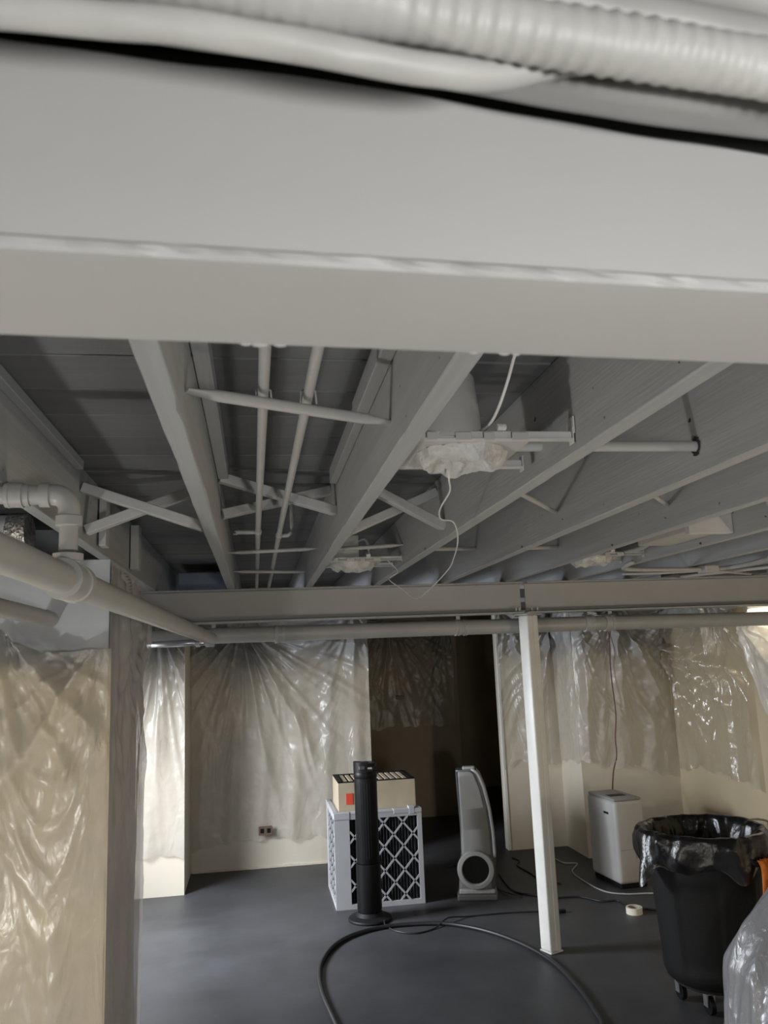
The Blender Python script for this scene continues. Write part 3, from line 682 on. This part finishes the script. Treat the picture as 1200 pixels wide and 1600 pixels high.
sheet(drape((-1.74, 6.668), (1, 0), (0, -1), 1.184, [(0, 2.0), (1.184, 2.0)], [(0, .30), (1.184, .29)], [(.45, 2.0, 9, .02), (.98, 2.0, 20, .05)], 31, amp=1.5), M_FILM, 'bright plastic sheet on the narrow pier lit by daylight')
sheet(drape((-.55, 7.298), (1, 0), (0, -1), 1.53, [(0, 2.05), (1.53, 2.12)], [(0, .16), (.2, .22), (.55, .24), (.95, .22), (1.53, .20)], [(.02, 2.0, 8, .03), (.42, 1.98, 16, .055), (1.40, 2.1, 9, .03)], 43, amp=1.5, nu=190, nv=170), M_FILM, 'wide plastic sheet over the back wall left of the dark recess')
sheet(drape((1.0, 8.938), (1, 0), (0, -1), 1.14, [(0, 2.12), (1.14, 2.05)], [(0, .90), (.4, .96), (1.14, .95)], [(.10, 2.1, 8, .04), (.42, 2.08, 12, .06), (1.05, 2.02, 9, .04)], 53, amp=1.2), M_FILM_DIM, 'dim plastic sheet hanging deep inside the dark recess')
sheet(drape((2.15, 7.212), (1, 0), (0, -1), .54, [(0, 2.12), (.54, 2.12)], [(0, .68), (.1, .75), (.35, .70), (.54, .69)], [(.05, 2.05, 9, .045), (.50, 2.08, 12, .05)], 61, amp=1.4, taper=(0, .10), nu=110), M_FILM, 'narrow plastic sheet right of the dark recess, behind the post')
sheet(drape((2.685, 7.20), (0, -1), (-1, 0), .45, [(0, 2.12), (.45, 2.12)], [(0, .74), (.45, .77)], [(.1, 2.1, 8, .02), (.4, 2.1, 8, .02)], 67, amp=.7, taper=(.08, .08), nu=60), M_FILM, 'strip of plastic sheet on the side of the jutting wall right of the post')
sheet(drape((2.685, 6.745), (1, 0), (0, -1), .865, [(0, 2.12), (.88, 2.12)], [(0, .77), (.30, .70), (.5, .72), (.7, .61), (.88, .62)], [(.03, 2.1, 9, .035), (.33, 2.05, 14, .05), (.86, 2.02, 9, .05)], 71, amp=1.5, taper=(.06, .10), nu=170, nv=170), M_FILM, 'grey sprayed plastic sheet with deep swags above the pale appliance')
sheet(drape((3.562, 6.73), (0, -1), (-1, 0), 1.20, [(0, 2.12), (1.2, 2.10)], [(0, .66), (.4, .72), (.8, .70), (1.2, .66)], [(.02, 1.7, 9, .05), (.86, 2.1, 16, .06)], 83, amp=1.5, taper=(.10, 0), nu=190, nv=150), M_FILM_CLEAR, 'glossy clear plastic sheet on the beige wall at the right')
sheet(drape((3.535, 5.56), (0, -1), (-1, 0), 1.1, [(0, 1.86), (1.1, 1.86)], [(0, 1.72), (.14, 1.45), (.30, 1.10), (.6, .9), (1.1, .8)], [(.05, 1.85, 9, .03), (.6, 1.85, 9, .03)], 89, amp=.7, nu=70, nv=90), M_FILM_WHITE, 'white plastic sheet at the right edge below the lamp')

# plastic sheeting bundled up on the floor at the right edge
def bundle():
    rs = np.random.RandomState(5); nu, nv = 150, 60
    a = np.linspace(0, 2*PI, nu, endpoint=False)[:, None]*np.ones((1, nv)); t = np.linspace(0, 1, nv)[None, :]*np.ones((nu, 1))
    prof_t = [0, .25, .45, .62, .78, .9, 1]; prof_r = [.47, .45, .42, .35, .24, .12, .0]; prof_z = [.0, .26, .43, .56, .70, .78, .80]
    r = np.interp(t, prof_t, prof_r); z = np.interp(t, prof_t, prof_z)
    n = 0
    for i in range(9):
        k = rs.randint(2, 13); m = rs.uniform(-9, 9); n = n+np.sin(k*a+m*t+rs.rand()*6.28)*(1.0/(1+.12*k))
    fold = (.5+.5*np.sin(11*a+3*np.sin(2*a)+4*t))**3+.6*(.5+.5*np.sin(23*a+2*np.sin(3*a)-6*t))**4
    r = r*(1+.018*n+.06*fold*(1-t*.4)); z = np.maximum(z*(1+.02*n)+.0, .0)
    z[:, 0] = .002
    X = 2.275+r*np.cos(a); Yy = 3.16+r*.92*np.sin(a)
    V = np.stack([X, Yy, z], -1).reshape(-1, 3); I = np.arange(nu*nv).reshape(nu, nv); J = np.roll(I, -1, 0)
    F = np.stack([I[:, :-1], J[:, :-1], J[:, 1:], I[:, 1:]], -1).reshape(-1, 4)
    return (V.tolist(), F.tolist())
obj('plastic_bundle', bundle(), M_FILM_BUNDLE, smooth=True, label='heap of bluish clear plastic sheeting at the lower right corner', cat='plastic heap')

# lamp bar on the right wall
lb = thing('bar_light', (3.50, 5.2, 1.90), 'lit warm bar lamp at the right edge under the beam', 'lamp')
obj('body', box((3.515, 4.95, 1.935), (3.562, 5.42, 1.975), .004), M_WHITEPAINT, lb)
obj('diffuser', box((3.49, 4.96, 1.905), (3.55, 5.41, 1.934), .006), M_LAMP, lb)

# outlets
ol = thing('wall_outlet', (.06, 7.28, .26), 'brown outlet plate low on the back wall', 'outlet')
obj('plate', box((.000, 7.225, .275), (.115, 7.240, .345), .003), M_OUTLET, ol)
for x in (.030, .085): obj('socket', box((x-.015, 7.222, .292), (x+.015, 7.2255, .328), .001), M_BLACK, ol)
obj('wall_outlet', box((1.49, 8.86, 1.245), (1.575, 8.885, 1.285), .004), M_OUTLET, label='small dark plate showing on the sheet in the dark recess', cat='outlet')

# ================================================================== FILTER CUBE
fx0, fx1, fy0, fy1, fh = .522, 1.146, 5.945, 6.585, .620
fc = thing('filter_cube', ((fx0+fx1)/2, (fy0+fy1)/2, 0), 'cube of white framed furnace filters taped together beside the tower fan', 'air filter')
TH = .075
def filter_panel(T, w, h, where):
    """panel in its own plane: u along width, thickness TH behind the face"""
    def add(name, bm, m, parent, **k):
        bm.transform(T); return obj(name, bm, m, parent, **k)
    fr = bmesh.new(); mg = .032
    for a, b in (((0, 0, 0), (mg, TH, h)), ((w-mg, 0, 0), (w, TH, h)), ((mg, 0, 0), (w-mg, TH, mg)), ((mg, 0, h-mg), (w-mg, TH, h))): bx(fr, a, b)
    p = add('filter_panel', fr, M_CARD, fc)
    md = bmesh.new(); n = 44; prev = None
    for i in range(n+1):
        x = mg+(w-2*mg)*i/n; y = .012+(.028 if i % 2 else 0)
        cur = (md.verts.new((x, y, mg)), md.verts.new((x, y, h-mg)))
        if prev: md.faces.new((prev[0], cur[0], cur[1], prev[1]))
        prev = cur
    add('pleated_media', md, M_MEDIA, p)
    gr = bmesh.new(); N = 3.5; cw = (w-2*mg)/N; ch = (h-2*mg)/N
    def seg(a, b): bar(gr, (a[0], .003, a[1]), (b[0], .003, b[1]), .0125, .004, up=(0, 1, 0))
    x0, z0, x1, z1 = mg, mg, w-mg, h-mg
    for k in range(-4, 4):
        o_ = (k+.5)  # diagonals through the half cells
        for sgn in (1, -1):
            pts = []
            for s in (0, N):
                pts.append((s, o_+s if sgn > 0 else N-(o_+s)))
            (sa, ta), (sb, tb) = pts
            # clip to 0..N
            cl = []
            for tt in (0.0, 1.0): pass
            lo, hi = 0.0, 1.0; dt = tb-ta
            for bound, sg in ((0, 1), (N, -1)):
                if dt != 0:
                    q = (bound-ta)/dt
                    if (dt > 0) == (sg > 0): lo = max(lo, q)
                    else: hi = min(hi, q)
            if hi-lo > .02:
                A = (x0+cw*(sa+(sb-sa)*lo), z0+ch*(ta+dt*lo)); B = (x0+cw*(sa+(sb-sa)*hi), z0+ch*(ta+dt*hi))
                seg(A, B)
    add('diamond_grille', gr, M_CARD, p)
R90 = Matrix.Rotation(PI/2, 4, 'Z'); RM = Matrix.Rotation(-PI/2, 4, 'Z')
# pinwheel: left panel's edge shows at the front
filter_panel(Matrix.Translation((fx0+TH, fy0, 0)), fx1-fx0-TH, fh, 'front')
filter_panel(Matrix.Translation((fx0, fy1-TH, 0)) @ RM, fy1-fy0-TH, fh, 'left')
filter_panel(Matrix.Translation((fx1-TH, fy1, 0)) @ Matrix.Rotation(PI, 4, 'Z'), fx1-fx0-TH, fh, 'back')
filter_panel(Matrix.Translation((fx1, fy0+TH, 0)) @ R90, fy1-fy0-TH, fh, 'right')
obj('lid', box((fx0, fy0, fh), (fx1, fy1, fh+.012), .002), M_CARD, fc)
for a, b in (((fx0-.002, fy0-.003, fh-.03), (fx0+.11, fy0+.05, fh+.016)), ((fx0-.003, fy0-.001, fh-.02), (fx0+.03, fy1, fh+.015)), ((fx1-.20, fy0-.003, fh-.012), (fx1+.002, fy0+.06, fh+.017)), ((fx1-.09, fy0-.004, fh-.02), (fx1-.05, fy0+.07, fh+.03))): obj('tape_strip', box(a, b, .002), M_CARD, fc)
# box filter lying on top
cx0, cx1, cy0, cy1, z0, z1 = .565, 1.125, 6.03, 6.46, fh+.012, .825
bf = thing('box_filter', ((cx0+cx1)/2, (cy0+cy1)/2, z0), 'tan carton filter with slatted top and red tag lying on the filter cube', 'air filter')
b = bmesh.new()
for a, c in (((cx0, cy0, z0), (cx1, cy0+.012, z1)), ((cx0, cy1-.012, z0), (cx1, cy1, z1)), ((cx0, cy0, z0), (cx0+.012, cy1, z1)), ((cx1-.012, cy0, z0), (cx1, cy1, z1))): bx(b, a, c, .002)
obj('carton', b, M_CARTON, bf)
b = bmesh.new()
for a, c in (((cx0, cy0, z1), (cx1, cy0+.03, z1+.006)), ((cx0, cy1-.03, z1), (cx1, cy1, z1+.006)), ((cx0, cy0, z1), (cx0+.035, cy1, z1+.006)), ((cx1-.035, cy0, z1), (cx1, cy1, z1+.006))): bx(b, a, c, .001)
obj('rim', b, M_BLACK_MATT, bf)
obj('backing', box((cx0+.012, cy0+.012, z1-.03), (cx1-.012, cy1-.012, z1-.02)), M_BLACK_MATT, bf)
ns = 11
for i in range(ns):
    x = cx0+.04+(cx1-cx0-.08)*(i+.5)/ns
    obj('slat', box((x-.014, cy0+.028, z1-.016), (x+.014, cy1-.028, z1+.001), .002), M_PLEAT, bf)
obj('red_tag', box((cx0+.055, cy0-.0025, z0+.045), (cx0+.105, cy0-.0002, z0+.12)), M_RED, bf)

# ================================================================== TOWER FAN
tx, ty = .722, 5.70
tf = thing('tower_fan', (tx, ty, 0), 'black tower fan standing on a round base in front of the filter cube', 'fan')
obj('base', lathe(bmesh.new(), [(.001, 0), (.142, 0), (.145, .010), (.140, .018), (.095, .030), (.080, .052), (.001, .052)], (tx, ty, 0), 48), M_BLACK_MATT, tf, smooth=True, auto=40)
obj('lower_column', lathe(bmesh.new(), [(.076, .05), (.082, .07), (.082, .355), (.001, .355)], (tx, ty, 0), 40), M_BLACK, tf, smooth=True, auto=40)
body = obj('upper_column', lathe(bmesh.new(), [(.001, .357), (.074, .357), (.077, .365), (.077, .90), (.001, .90)], (tx, ty, 0), 40), M_BLACK, tf, smooth=True, auto=40)
for i in range(9):
    a = -PI/2+(i-4)*.21
    obj('grille_rib', tube(bmesh.new(), [(tx+.0762*math.cos(a), ty+.0762*math.sin(a), .39), (tx+.0762*math.cos(a), ty+.0762*math.sin(a), .875)], .0018, 6), M_BLACK_MATT, body)
head = obj('head', lathe(bmesh.new(), [(.077, .90), (.080, .906), (.080, .935), (.075, .945), (.001, .945)], (tx, ty, 0), 40), M_BLACK, tf, smooth=True, auto=40)
def arc_shell(a0, a1, r0, r1, z0, z1, n=20):
    b = bmesh.new(); prev = None
    for i in range(n+1):
        a = math.radians(a0+(a1-a0)*i/n); ring = [b.verts.new((tx+math.cos(a)*r, ty+math.sin(a)*r, z)) for r, z in ((r0, z0), (r1, z0), (r1, z1), (r0, z1))]
        if prev:
            for q in range(4): b.faces.new((prev[q], prev[(q+1) % 4], ring[(q+1) % 4], ring[q]))
        else: b.faces.new(ring)
        prev = ring
    b.faces.new(prev); return b
obj('top_shell', arc_shell(150, 275, .030, .080, .940, 1.008), M_BLACK, tf, smooth=True, auto=40)
obj('carry_handle', arc_shell(-85, 150, .062, .080, .975, .998, 30), M_BLACK, tf, smooth=True, auto=40)
obj('handle_post', arc_shell(-20, 10, .058, .080, .940, .980, 6), M_BLACK, tf, smooth=True, auto=40)
obj('handle_post', arc_shell(80, 100, .058, .080, .940, .980, 6), M_BLACK, tf, smooth=True, auto=40)
obj('control_window', box((tx-.052, ty-.082, .962), (tx-.012, ty-.060, .985), .003), M_SILVERD, tf)

# ================================================================== BLOWER (leaning silver tower with a round outlet)
bl = thing('tower_heater', (1.53, 5.97, 0), 'silver curved tower blower with a round ring low on its front', 'fan', rotz=math.radians(-14))
def outline(z):
    """left and right edge of the shell, in local x, by height"""
    zs = [0, .05, .10, .20, .30, .45, .60, .75, .84, .872, .885]
    l = [-.135, -.13, -.125, -.12, -.10, -.098, -.102, -.108, -.110, -.110, -.105]
    r = [.125, .125, .13, .14, .148, .145, .130, .100, .066, .040, .0]
    return np.interp(z, zs, l), np.interp(z, zs, r)
def shell(z0, z1, y0, y1, dl=0, dr=0, n=26):
    bm = bmesh.new(); prev = None
    for i in range(n+1):
        z = z0+(z1-z0)*i/n; l, r = outline(z); l += dl; r -= dr; lean = .05*z
        ring = [bm.verts.new(p) for p in ((l, y0+.02+lean, z), (l+.02, y0+lean, z), (r-.03, y0+lean, z), (r, y0+.03+lean, z), (r, y1-.02+lean*.3, z), (r-.02, y1+lean*.3, z), (l+.02, y1+lean*.3, z), (l, y1-.02+lean*.3, z))]
        if prev:
            for q in range(8): bm.faces.new((prev[q], prev[(q+1) % 8], ring[(q+1) % 8], ring[q]))
        else: bm.faces.new(ring)
        prev = ring
    bm.faces.new(prev); return bm
obj('body', shell(.045, .872, -.07, .10), M_SILVERD, bl, local=True, smooth=True, auto=45)
obj('front_panel', shell(.30, .862, -.082, -.03, .004, .022), M_SILVER, bl, local=True, smooth=True, auto=45)
b = bmesh.new(); pts = []
for i in range(24):
    z = .28+.60*i/23; l, r = outline(z); pts.append((r-.012, -.074+.05*z, z))
tube(b, pts, .011, 8); obj('edge_trim', b, M_RING, bl, local=True, smooth=True)
obj('foot', box((-.142, -.10, 0), (.14, .13, .045), .012, seg=2), M_SILVERD, bl, local=True)
def ringy(r0, r1, y0, y1):
    b = lathe(bmesh.new(), [(r0, y0), (r1, y0), (r1+.004, (y0+y1)/2), (r1-.004, y1), (r0+.002, y1), (r0, y0)], (0, 0, 0), 44)
    return b
b = bmesh.new(); prof = [(.094, 0), (.126, 0), (.130, .02), (.124, .045), (.100, .048), (.094, .04), (.094, 0)]
V = []
for (r, y) in prof:
    V.append([b.verts.new((-.004+math.cos(2*PI*k/44)*r, -.062-y, .205+math.sin(2*PI*k/44)*r)) for k in range(44)])
for i in range(len(prof)-1):
    for k in range(44): b.faces.new((V[i][k], V[i][(k+1) % 44], V[i+1][(k+1) % 44], V[i+1][k]))
obj('ring', b, M_RING, bl, local=True, smooth=True, auto=40)
b = bmesh.new(); vs = [b.verts.new((-.004+math.cos(2*PI*k/44)*.096, -.078, .205+math.sin(2*PI*k/44)*.096)) for k in range(44)]
vb = [b.verts.new((-.004+math.cos(2*PI*k/44)*.096, -.06, .205+math.sin(2*PI*k/44)*.096)) for k in range(44)]
b.faces.new(vs); b.faces.new(vb)
for k in range(44): b.faces.new((vs[k], vs[(k+1) % 44], vb[(k+1) % 44], vb[k]))
core = obj('outlet_core', b, M_BLACK_MATT, bl, local=True)
for i in range(9):
    x = -.08+i*.02; hh = math.sqrt(max(0, .09**2-x**2))
    obj('louvre', box((-.004+x-.002, -.086, .205-hh), (-.004+x+.002, -.0785, .205+hh)), M_BLACK, core, local=True)
b = bmesh.new(); bx(b, (-.06, .0, .868), (.03, .06, .892), .008, seg=2); obj('carry_handle', b, M_RING, bl, local=True)
obj('foot_pad', box((-.125, -.095, .046), (.125, -.06, .075), .006), M_APPLD, bl, local=True)

# ================================================================== PALE APPLIANCE (dehumidifier)
pz = math.radians(12)
pu = thing('dehumidifier', (2.648, 6.055, 0), 'pale boxy dehumidifier standing against the wall behind the bin', 'appliance', rotz=math.radians(5))
b = bmesh.new(); bx(b, (-.120, -.21, .030), (.120, .21, .600), .028, seg=4); obj('body', b, M_APPL, pu, local=True, smooth=True, auto=40)
obj('base', box((-.106, -.195, 0), (.106, .195, .032), .006), M_BLACK_MATT, pu, local=True)
b = bmesh.new(); bx(b, (-.112, -.20, .596), (.112, .20, .618), .012, seg=2); obj('top_panel', b, M_APPLD, pu, local=True, smooth=True, auto=40)
obj('display', box((-.08, -.10, .6175), (.05, -.02, .6205), .002), M_BLACK, pu, local=True)
obj('label_sticker', box((-.03, -.15, .618), (.08, -.115, .6202)), M_CARD, pu, local=True)
obj('tank_seam', box((-.095, -.2105, .262), (.095, -.2095, .266)), M_APPLD, pu, local=True)
obj('side_vent', box((-.1215, -.12, .50), (-.1185, -.05, .515)), M_BLACK_MATT, pu, local=True)
obj('bucket_window', box((.02, -.2115, .20), (.05, -.2098, .25), .0005), M_APPLD, pu, local=True)

# ================================================================== WHEELED BIN
bc = (2.185, 3.985)
wb = thing('trash_bin', (*bc, 0), 'black wheeled trash bin lined with a black bag', 'trash bin')
def can_rf(a, z):
    q = 1.0
    d = (a-math.radians(232)+PI) % (2*PI)-PI       # moulded panel facing the camera
    for off in (0, PI/2, PI, -PI/2):
        e = (d+off+PI) % (2*PI)-PI
        if abs(e) < .42 and .18 < z < .60: q = 1-.024*min(1, (.42-abs(e))/.05)*min(1, (z-.18)/.03, (.60-z)/.03)
    return q
prof = [(.001, .112), (.205, .112), (.222, .125), (.232, .150)]+[(.236+.042*(i/30), .165+.575*i/30) for i in range(31)]+[(.285, .745), (.298, .755), (.298, .785), (.285, .79), (.275, .785), (.272, .74), (.225, .20), (.001, .19)]
obj('body', lathe(bmesh.new(), prof, (*bc, 0), 144, rf=can_rf), M_BLACK_MATT, wb, smooth=True, auto=35)
for s in (0, PI):
    a = math.radians(-67)+s
    c = Vector((bc[0]+math.cos(a)*.298, bc[1]+math.sin(a)*.298, .70)); tdir = Vector((-math.sin(a), math.cos(a), 0)); rd_ = Vector((math.cos(a), math.sin(a), 0))
    obj('handle', tube(bmesh.new(), smooth_path([c-tdir*.075-rd_*.02+Vector((0, 0, .05)), c-tdir*.065+rd_*.02, c-tdir*.03+rd_*.035-Vector((0, 0, .012)), c+tdir*.03+rd_*.035-Vector((0, 0, .012)), c+tdir*.065+rd_*.02, c+tdir*.075-rd_*.02+Vector((0, 0, .05))], 5), .012, 10), M_BLACK_MATT, wb, smooth=True)
dl = obj('dolly', lathe(bmesh.new(), [(.001, .092), (.185, .092), (.192, .096), (.192, .108), (.185, .112), (.001, .112)], (*bc, 0), 48), M_BLACK_MATT, wb, smooth=True, auto=40)
for i in range(5):
    a = math.radians(-132)+i*2*PI/5; wx, wy = bc[0]+math.cos(a)*.165, bc[1]+math.sin(a)*.165
    cs = obj('caster', tube(bmesh.new(), [(wx-.011, wy, .040), (wx+.011, wy, .040)], .040, 24), M_BLACK, wb, smooth=True, auto=40)
    f = bmesh.new(); bx(f, (wx-.020, wy-.018, .035), (wx-.014, wy+.018, .090)); bx(f, (wx+.014, wy-.018, .035), (wx+.020, wy+.018, .090)); bx(f, (wx-.022, wy-.020, .088), (wx+.022, wy+.020, .0925))
    obj('caster_fork', f, M_CHROME, cs)
# liner bag
def bag():
    rs = np.random.RandomState(8); nu = 180
    prof = [(.205, .42), (.228, .60), (.252, .72), (.274, .792), (.292, .808), (.310, .808), (.320, .792), (.324, .75), (.322, .71), (.319, .69), (.313, .675), (.308, .666)]
    pr = np.array(prof); nv = 60
    s = np.linspace(0, len(prof)-1, nv); r = np.interp(s, range(len(prof)), pr[:, 0]); z = np.interp(s, range(len(prof)), pr[:, 1])
    a = np.linspace(0, 2*PI, nu, endpoint=False)[:, None]; S_ = np.linspace(0, 1, nv)[None, :]
    n = 0
    for i in range(10):
        k = rs.randint(3, 26); m = rs.uniform(-14, 14); n = n+np.sin(k*a+m*S_+rs.rand()*6.28)/(1+.06*k)
    outer = np.clip((S_-.45)*6, 0, 1); inner = 1-outer
    R = r[None, :]+.0035*n*outer-np.abs(n)*.006*inner-.012*inner*(.5+.5*np.sin(11*a+4*S_))
    Z = z[None, :]+np.zeros_like(a)
    hem = .015*np.sin(2*a+1)+.012*np.sin(5*a+.4)+.085*np.exp(-((a-math.radians(272))/.24)**2)+.10*np.exp(-((a-math.radians(190))/.13)**2)
    Z = Z-hem*np.clip((S_-.62)*2.6, 0, 1)+.004*n*outer
    flare = np.exp(-((a-math.radians(272))/.24)**2)*.022+np.exp(-((a-math.radians(190))/.14)**2)*.075
    R = R+flare*np.clip((S_-.62)*2.6, 0, 1)
    Z = Z+.014*np.sin(a*2+.6)*np.clip((S_-.3)*4, 0, 1)*(1-np.clip((S_-.62)*2.6, 0, 1))*.6
    V = np.stack([bc[0]+R*np.cos(a), bc[1]+R*np.sin(a), Z], -1).reshape(-1, 3); I = np.arange(nu*nv).reshape(nu, nv); J = np.roll(I, -1, 0)
    return (V.tolist(), np.stack([I[:, :-1], J[:, :-1], J[:, 1:], I[:, 1:]], -1).reshape(-1, 4).tolist())
obj('trash_bag', bag(), M_BAG, smooth=True, label='glossy black liner bag folded over the rim of the bin', cat='bag')
# orange cloth over the handle
def rag():
    nu, nv = 50, 40; rs = np.random.RandomState(3)
    u = np.linspace(-1, 1, nu)[:, None]*np.ones((1, nv)); v = np.linspace(0, 1, nv)[None, :]*np.ones((nu, 1))
    w = .07+.05*v
    x = u*w; fold = .020*np.sin(u*7+1)*(.3+v)+.012*np.sin(u*13+2*v)
    z = .715-.165*v-.012*np.cos(u*5)*v-.02*u*v
    ang = math.radians(-67); c = Vector((bc[0]+math.cos(ang)*.352, bc[1]+math.sin(ang)*.352, 0)); tdir = Vector((-math.sin(ang), math.cos(ang), 0)); rd_ = Vector((math.cos(ang), math.sin(ang), 0))
    out = np.clip(.02*np.sin(np.clip(v*6, 0, PI/2)), 0, 1)+fold
    V = np.stack([c.x+tdir.x*x+rd_.x*out, c.y+tdir.y*x+rd_.y*out, z], -1).reshape(-1, 3); I = np.arange(nu*nv).reshape(nu, nv)
    return (V.tolist(), np.stack([I[:-1, :-1], I[1:, :-1], I[1:, 1:], I[:-1, 1:]], -1).reshape(-1, 4).tolist())
rg = obj('cleaning_rag', rag(), M_ORANGE, smooth=True, label='orange cloth draped over the handle of the black bin', cat='cloth')
md_ = rg.modifiers.new('thickness', 'SOLIDIFY'); md_.thickness = .003
# tape rolls
def tape(c, r, h, label):
    t = thing('tape_roll', c, label, 'tape roll')
    obj('tape', lathe(bmesh.new(), [(r*.74, 0), (r, 0), (r, h), (r*.74, h), (r*.74, 0)], c, 40), M_TAPE, t, smooth=True, auto=40)
    obj('core', lathe(bmesh.new(), [(r*.68, .001), (r*.738, .001), (r*.738, h-.001), (r*.68, h-.001), (r*.68, .001)], c, 40), M_TAPEI, t, smooth=True, auto=40)
tape((2.405, 5.33, 0), .052, .040, 'small cream tape roll lying on the floor left of the bin')
bxx = thing('carton_box', (3.33, 5.35, 0), 'brown carton behind the bin at the right wall', 'box')
obj('carton', box((3.14, 5.05, 0), (3.54, 5.62, .455), .004), M_BROWN, bxx)
obj('flap', box((3.14, 5.05, .4555), (3.54, 5.33, .461), .001), M_BROWN, bxx); obj('flap', box((3.14, 5.337, .4555), (3.54, 5.62, .461), .001), M_BROWN, bxx)
tape((3.29, 5.27, .462), .075, .050, 'cream tape roll lying on the brown carton behind the bin')

# ================================================================== CABLES ON THE FLOOR
wire('floor_hose', [(.50, 2.9, .013), (.394, 3.673, .013), (.349, 4.171, .013), (.317, 4.519, .013), (.317, 4.78, .013), (.353, 5.013, .013), (.453, 5.256, .013), (.608, 5.413, .013), (.824, 5.489, .013), (1.109, 5.458, .013), (1.289, 5.34, .013), (1.437, 5.138, .013), (1.547, 4.869, .013), (1.597, 4.59, .013), (1.592, 4.262, .013), (1.564, 3.999, .013), (1.53, 3.834, .013), (1.363, 3.436, .013), (1.2, 2.9, .013)], .0125, M_CORD, 'thick dark hose curving in a wide loop on the floor', 'hose')
fcord = thing('fan_cord', (.8, 5.5, 0), 'thin black cord from the tower fan ending in a plug by the post', 'cord')
obj('cable', tube(bmesh.new(), smooth_path([(.80, 5.585, .02), (.80, 5.533, .006), (.85, 5.40, .006), (.959, 5.332, .006), (1.094, 5.392, .006), (1.201, 5.491, .028), (1.345, 5.556, .006), (1.52, 5.56, .006), (1.693, 5.55, .006), (1.857, 5.515, .006), (1.94, 5.48, .007)], 8), .005, 8), M_CORD, fcord, smooth=True)
obj('plug', box((1.935, 5.458, .001), (1.99, 5.488, .022), .004), M_BLACK_MATT, fcord)
wire('power_cord', [(1.849, 6.504, .006), (1.816, 6.231, .006), (1.817, 6.005, .006), (1.90, 5.897, .006), (2.049, 5.787, .006), (2.201, 5.756, .006), (2.304, 5.615, .006), (2.412, 5.598, .006), (2.431, 5.443, .006), (2.519, 5.374, .006), (2.75, 5.2, .006)], .0058, M_CORD, 'black cord wandering behind the post towards the small tape roll', 'cord')
wire('pale_cord', [(2.42, 6.889, .006), (2.434, 6.662, .006), (2.526, 6.60, .006), (2.40, 6.38, .006), (2.385, 6.066, .006), (2.42, 5.82, .006), (2.53, 5.72, .006), (2.682, 5.69, .006), (2.9, 5.62, .006)], .0055, M_CORDW, 'pale cord curling round the foot of the dehumidifier', 'cord')
wire('power_cord', [(1.513, 6.817, .006), (1.627, 6.844, .006), (1.735, 6.445, .006), (1.725, 6.10, .006), (1.762, 5.907, .018), (1.82, 5.86, .006)], .005, M_CORD, 'black cord lying just right of the silver blower', 'cord')
wire('power_cord', [(2.096, 6.953, .006), (2.123, 6.831, .006), (2.058, 6.701, .006), (2.083, 6.428, .006), (2.092, 6.235, .006), (2.2, 6.1, .006)], .005, M_CORD, 'black cord snaking on the dark floor behind the post', 'cord')
wire('hanging_cord', [(2.978, 6.625, 2.10), (2.978, 6.625, 1.743), (2.971, 6.625, 1.608), (2.968, 6.625, 1.447), (2.976, 6.625, 1.286), (2.978, 6.625, 1.127), (2.957, 6.625, .971), (2.954, 6.625, .815), (2.90, 6.60, .68), (2.78, 6.40, .45), (2.72, 6.27, .30)], .0055, M_CORDR, 'brown red cord hanging down the grey sheet to the dehumidifier', 'cord')
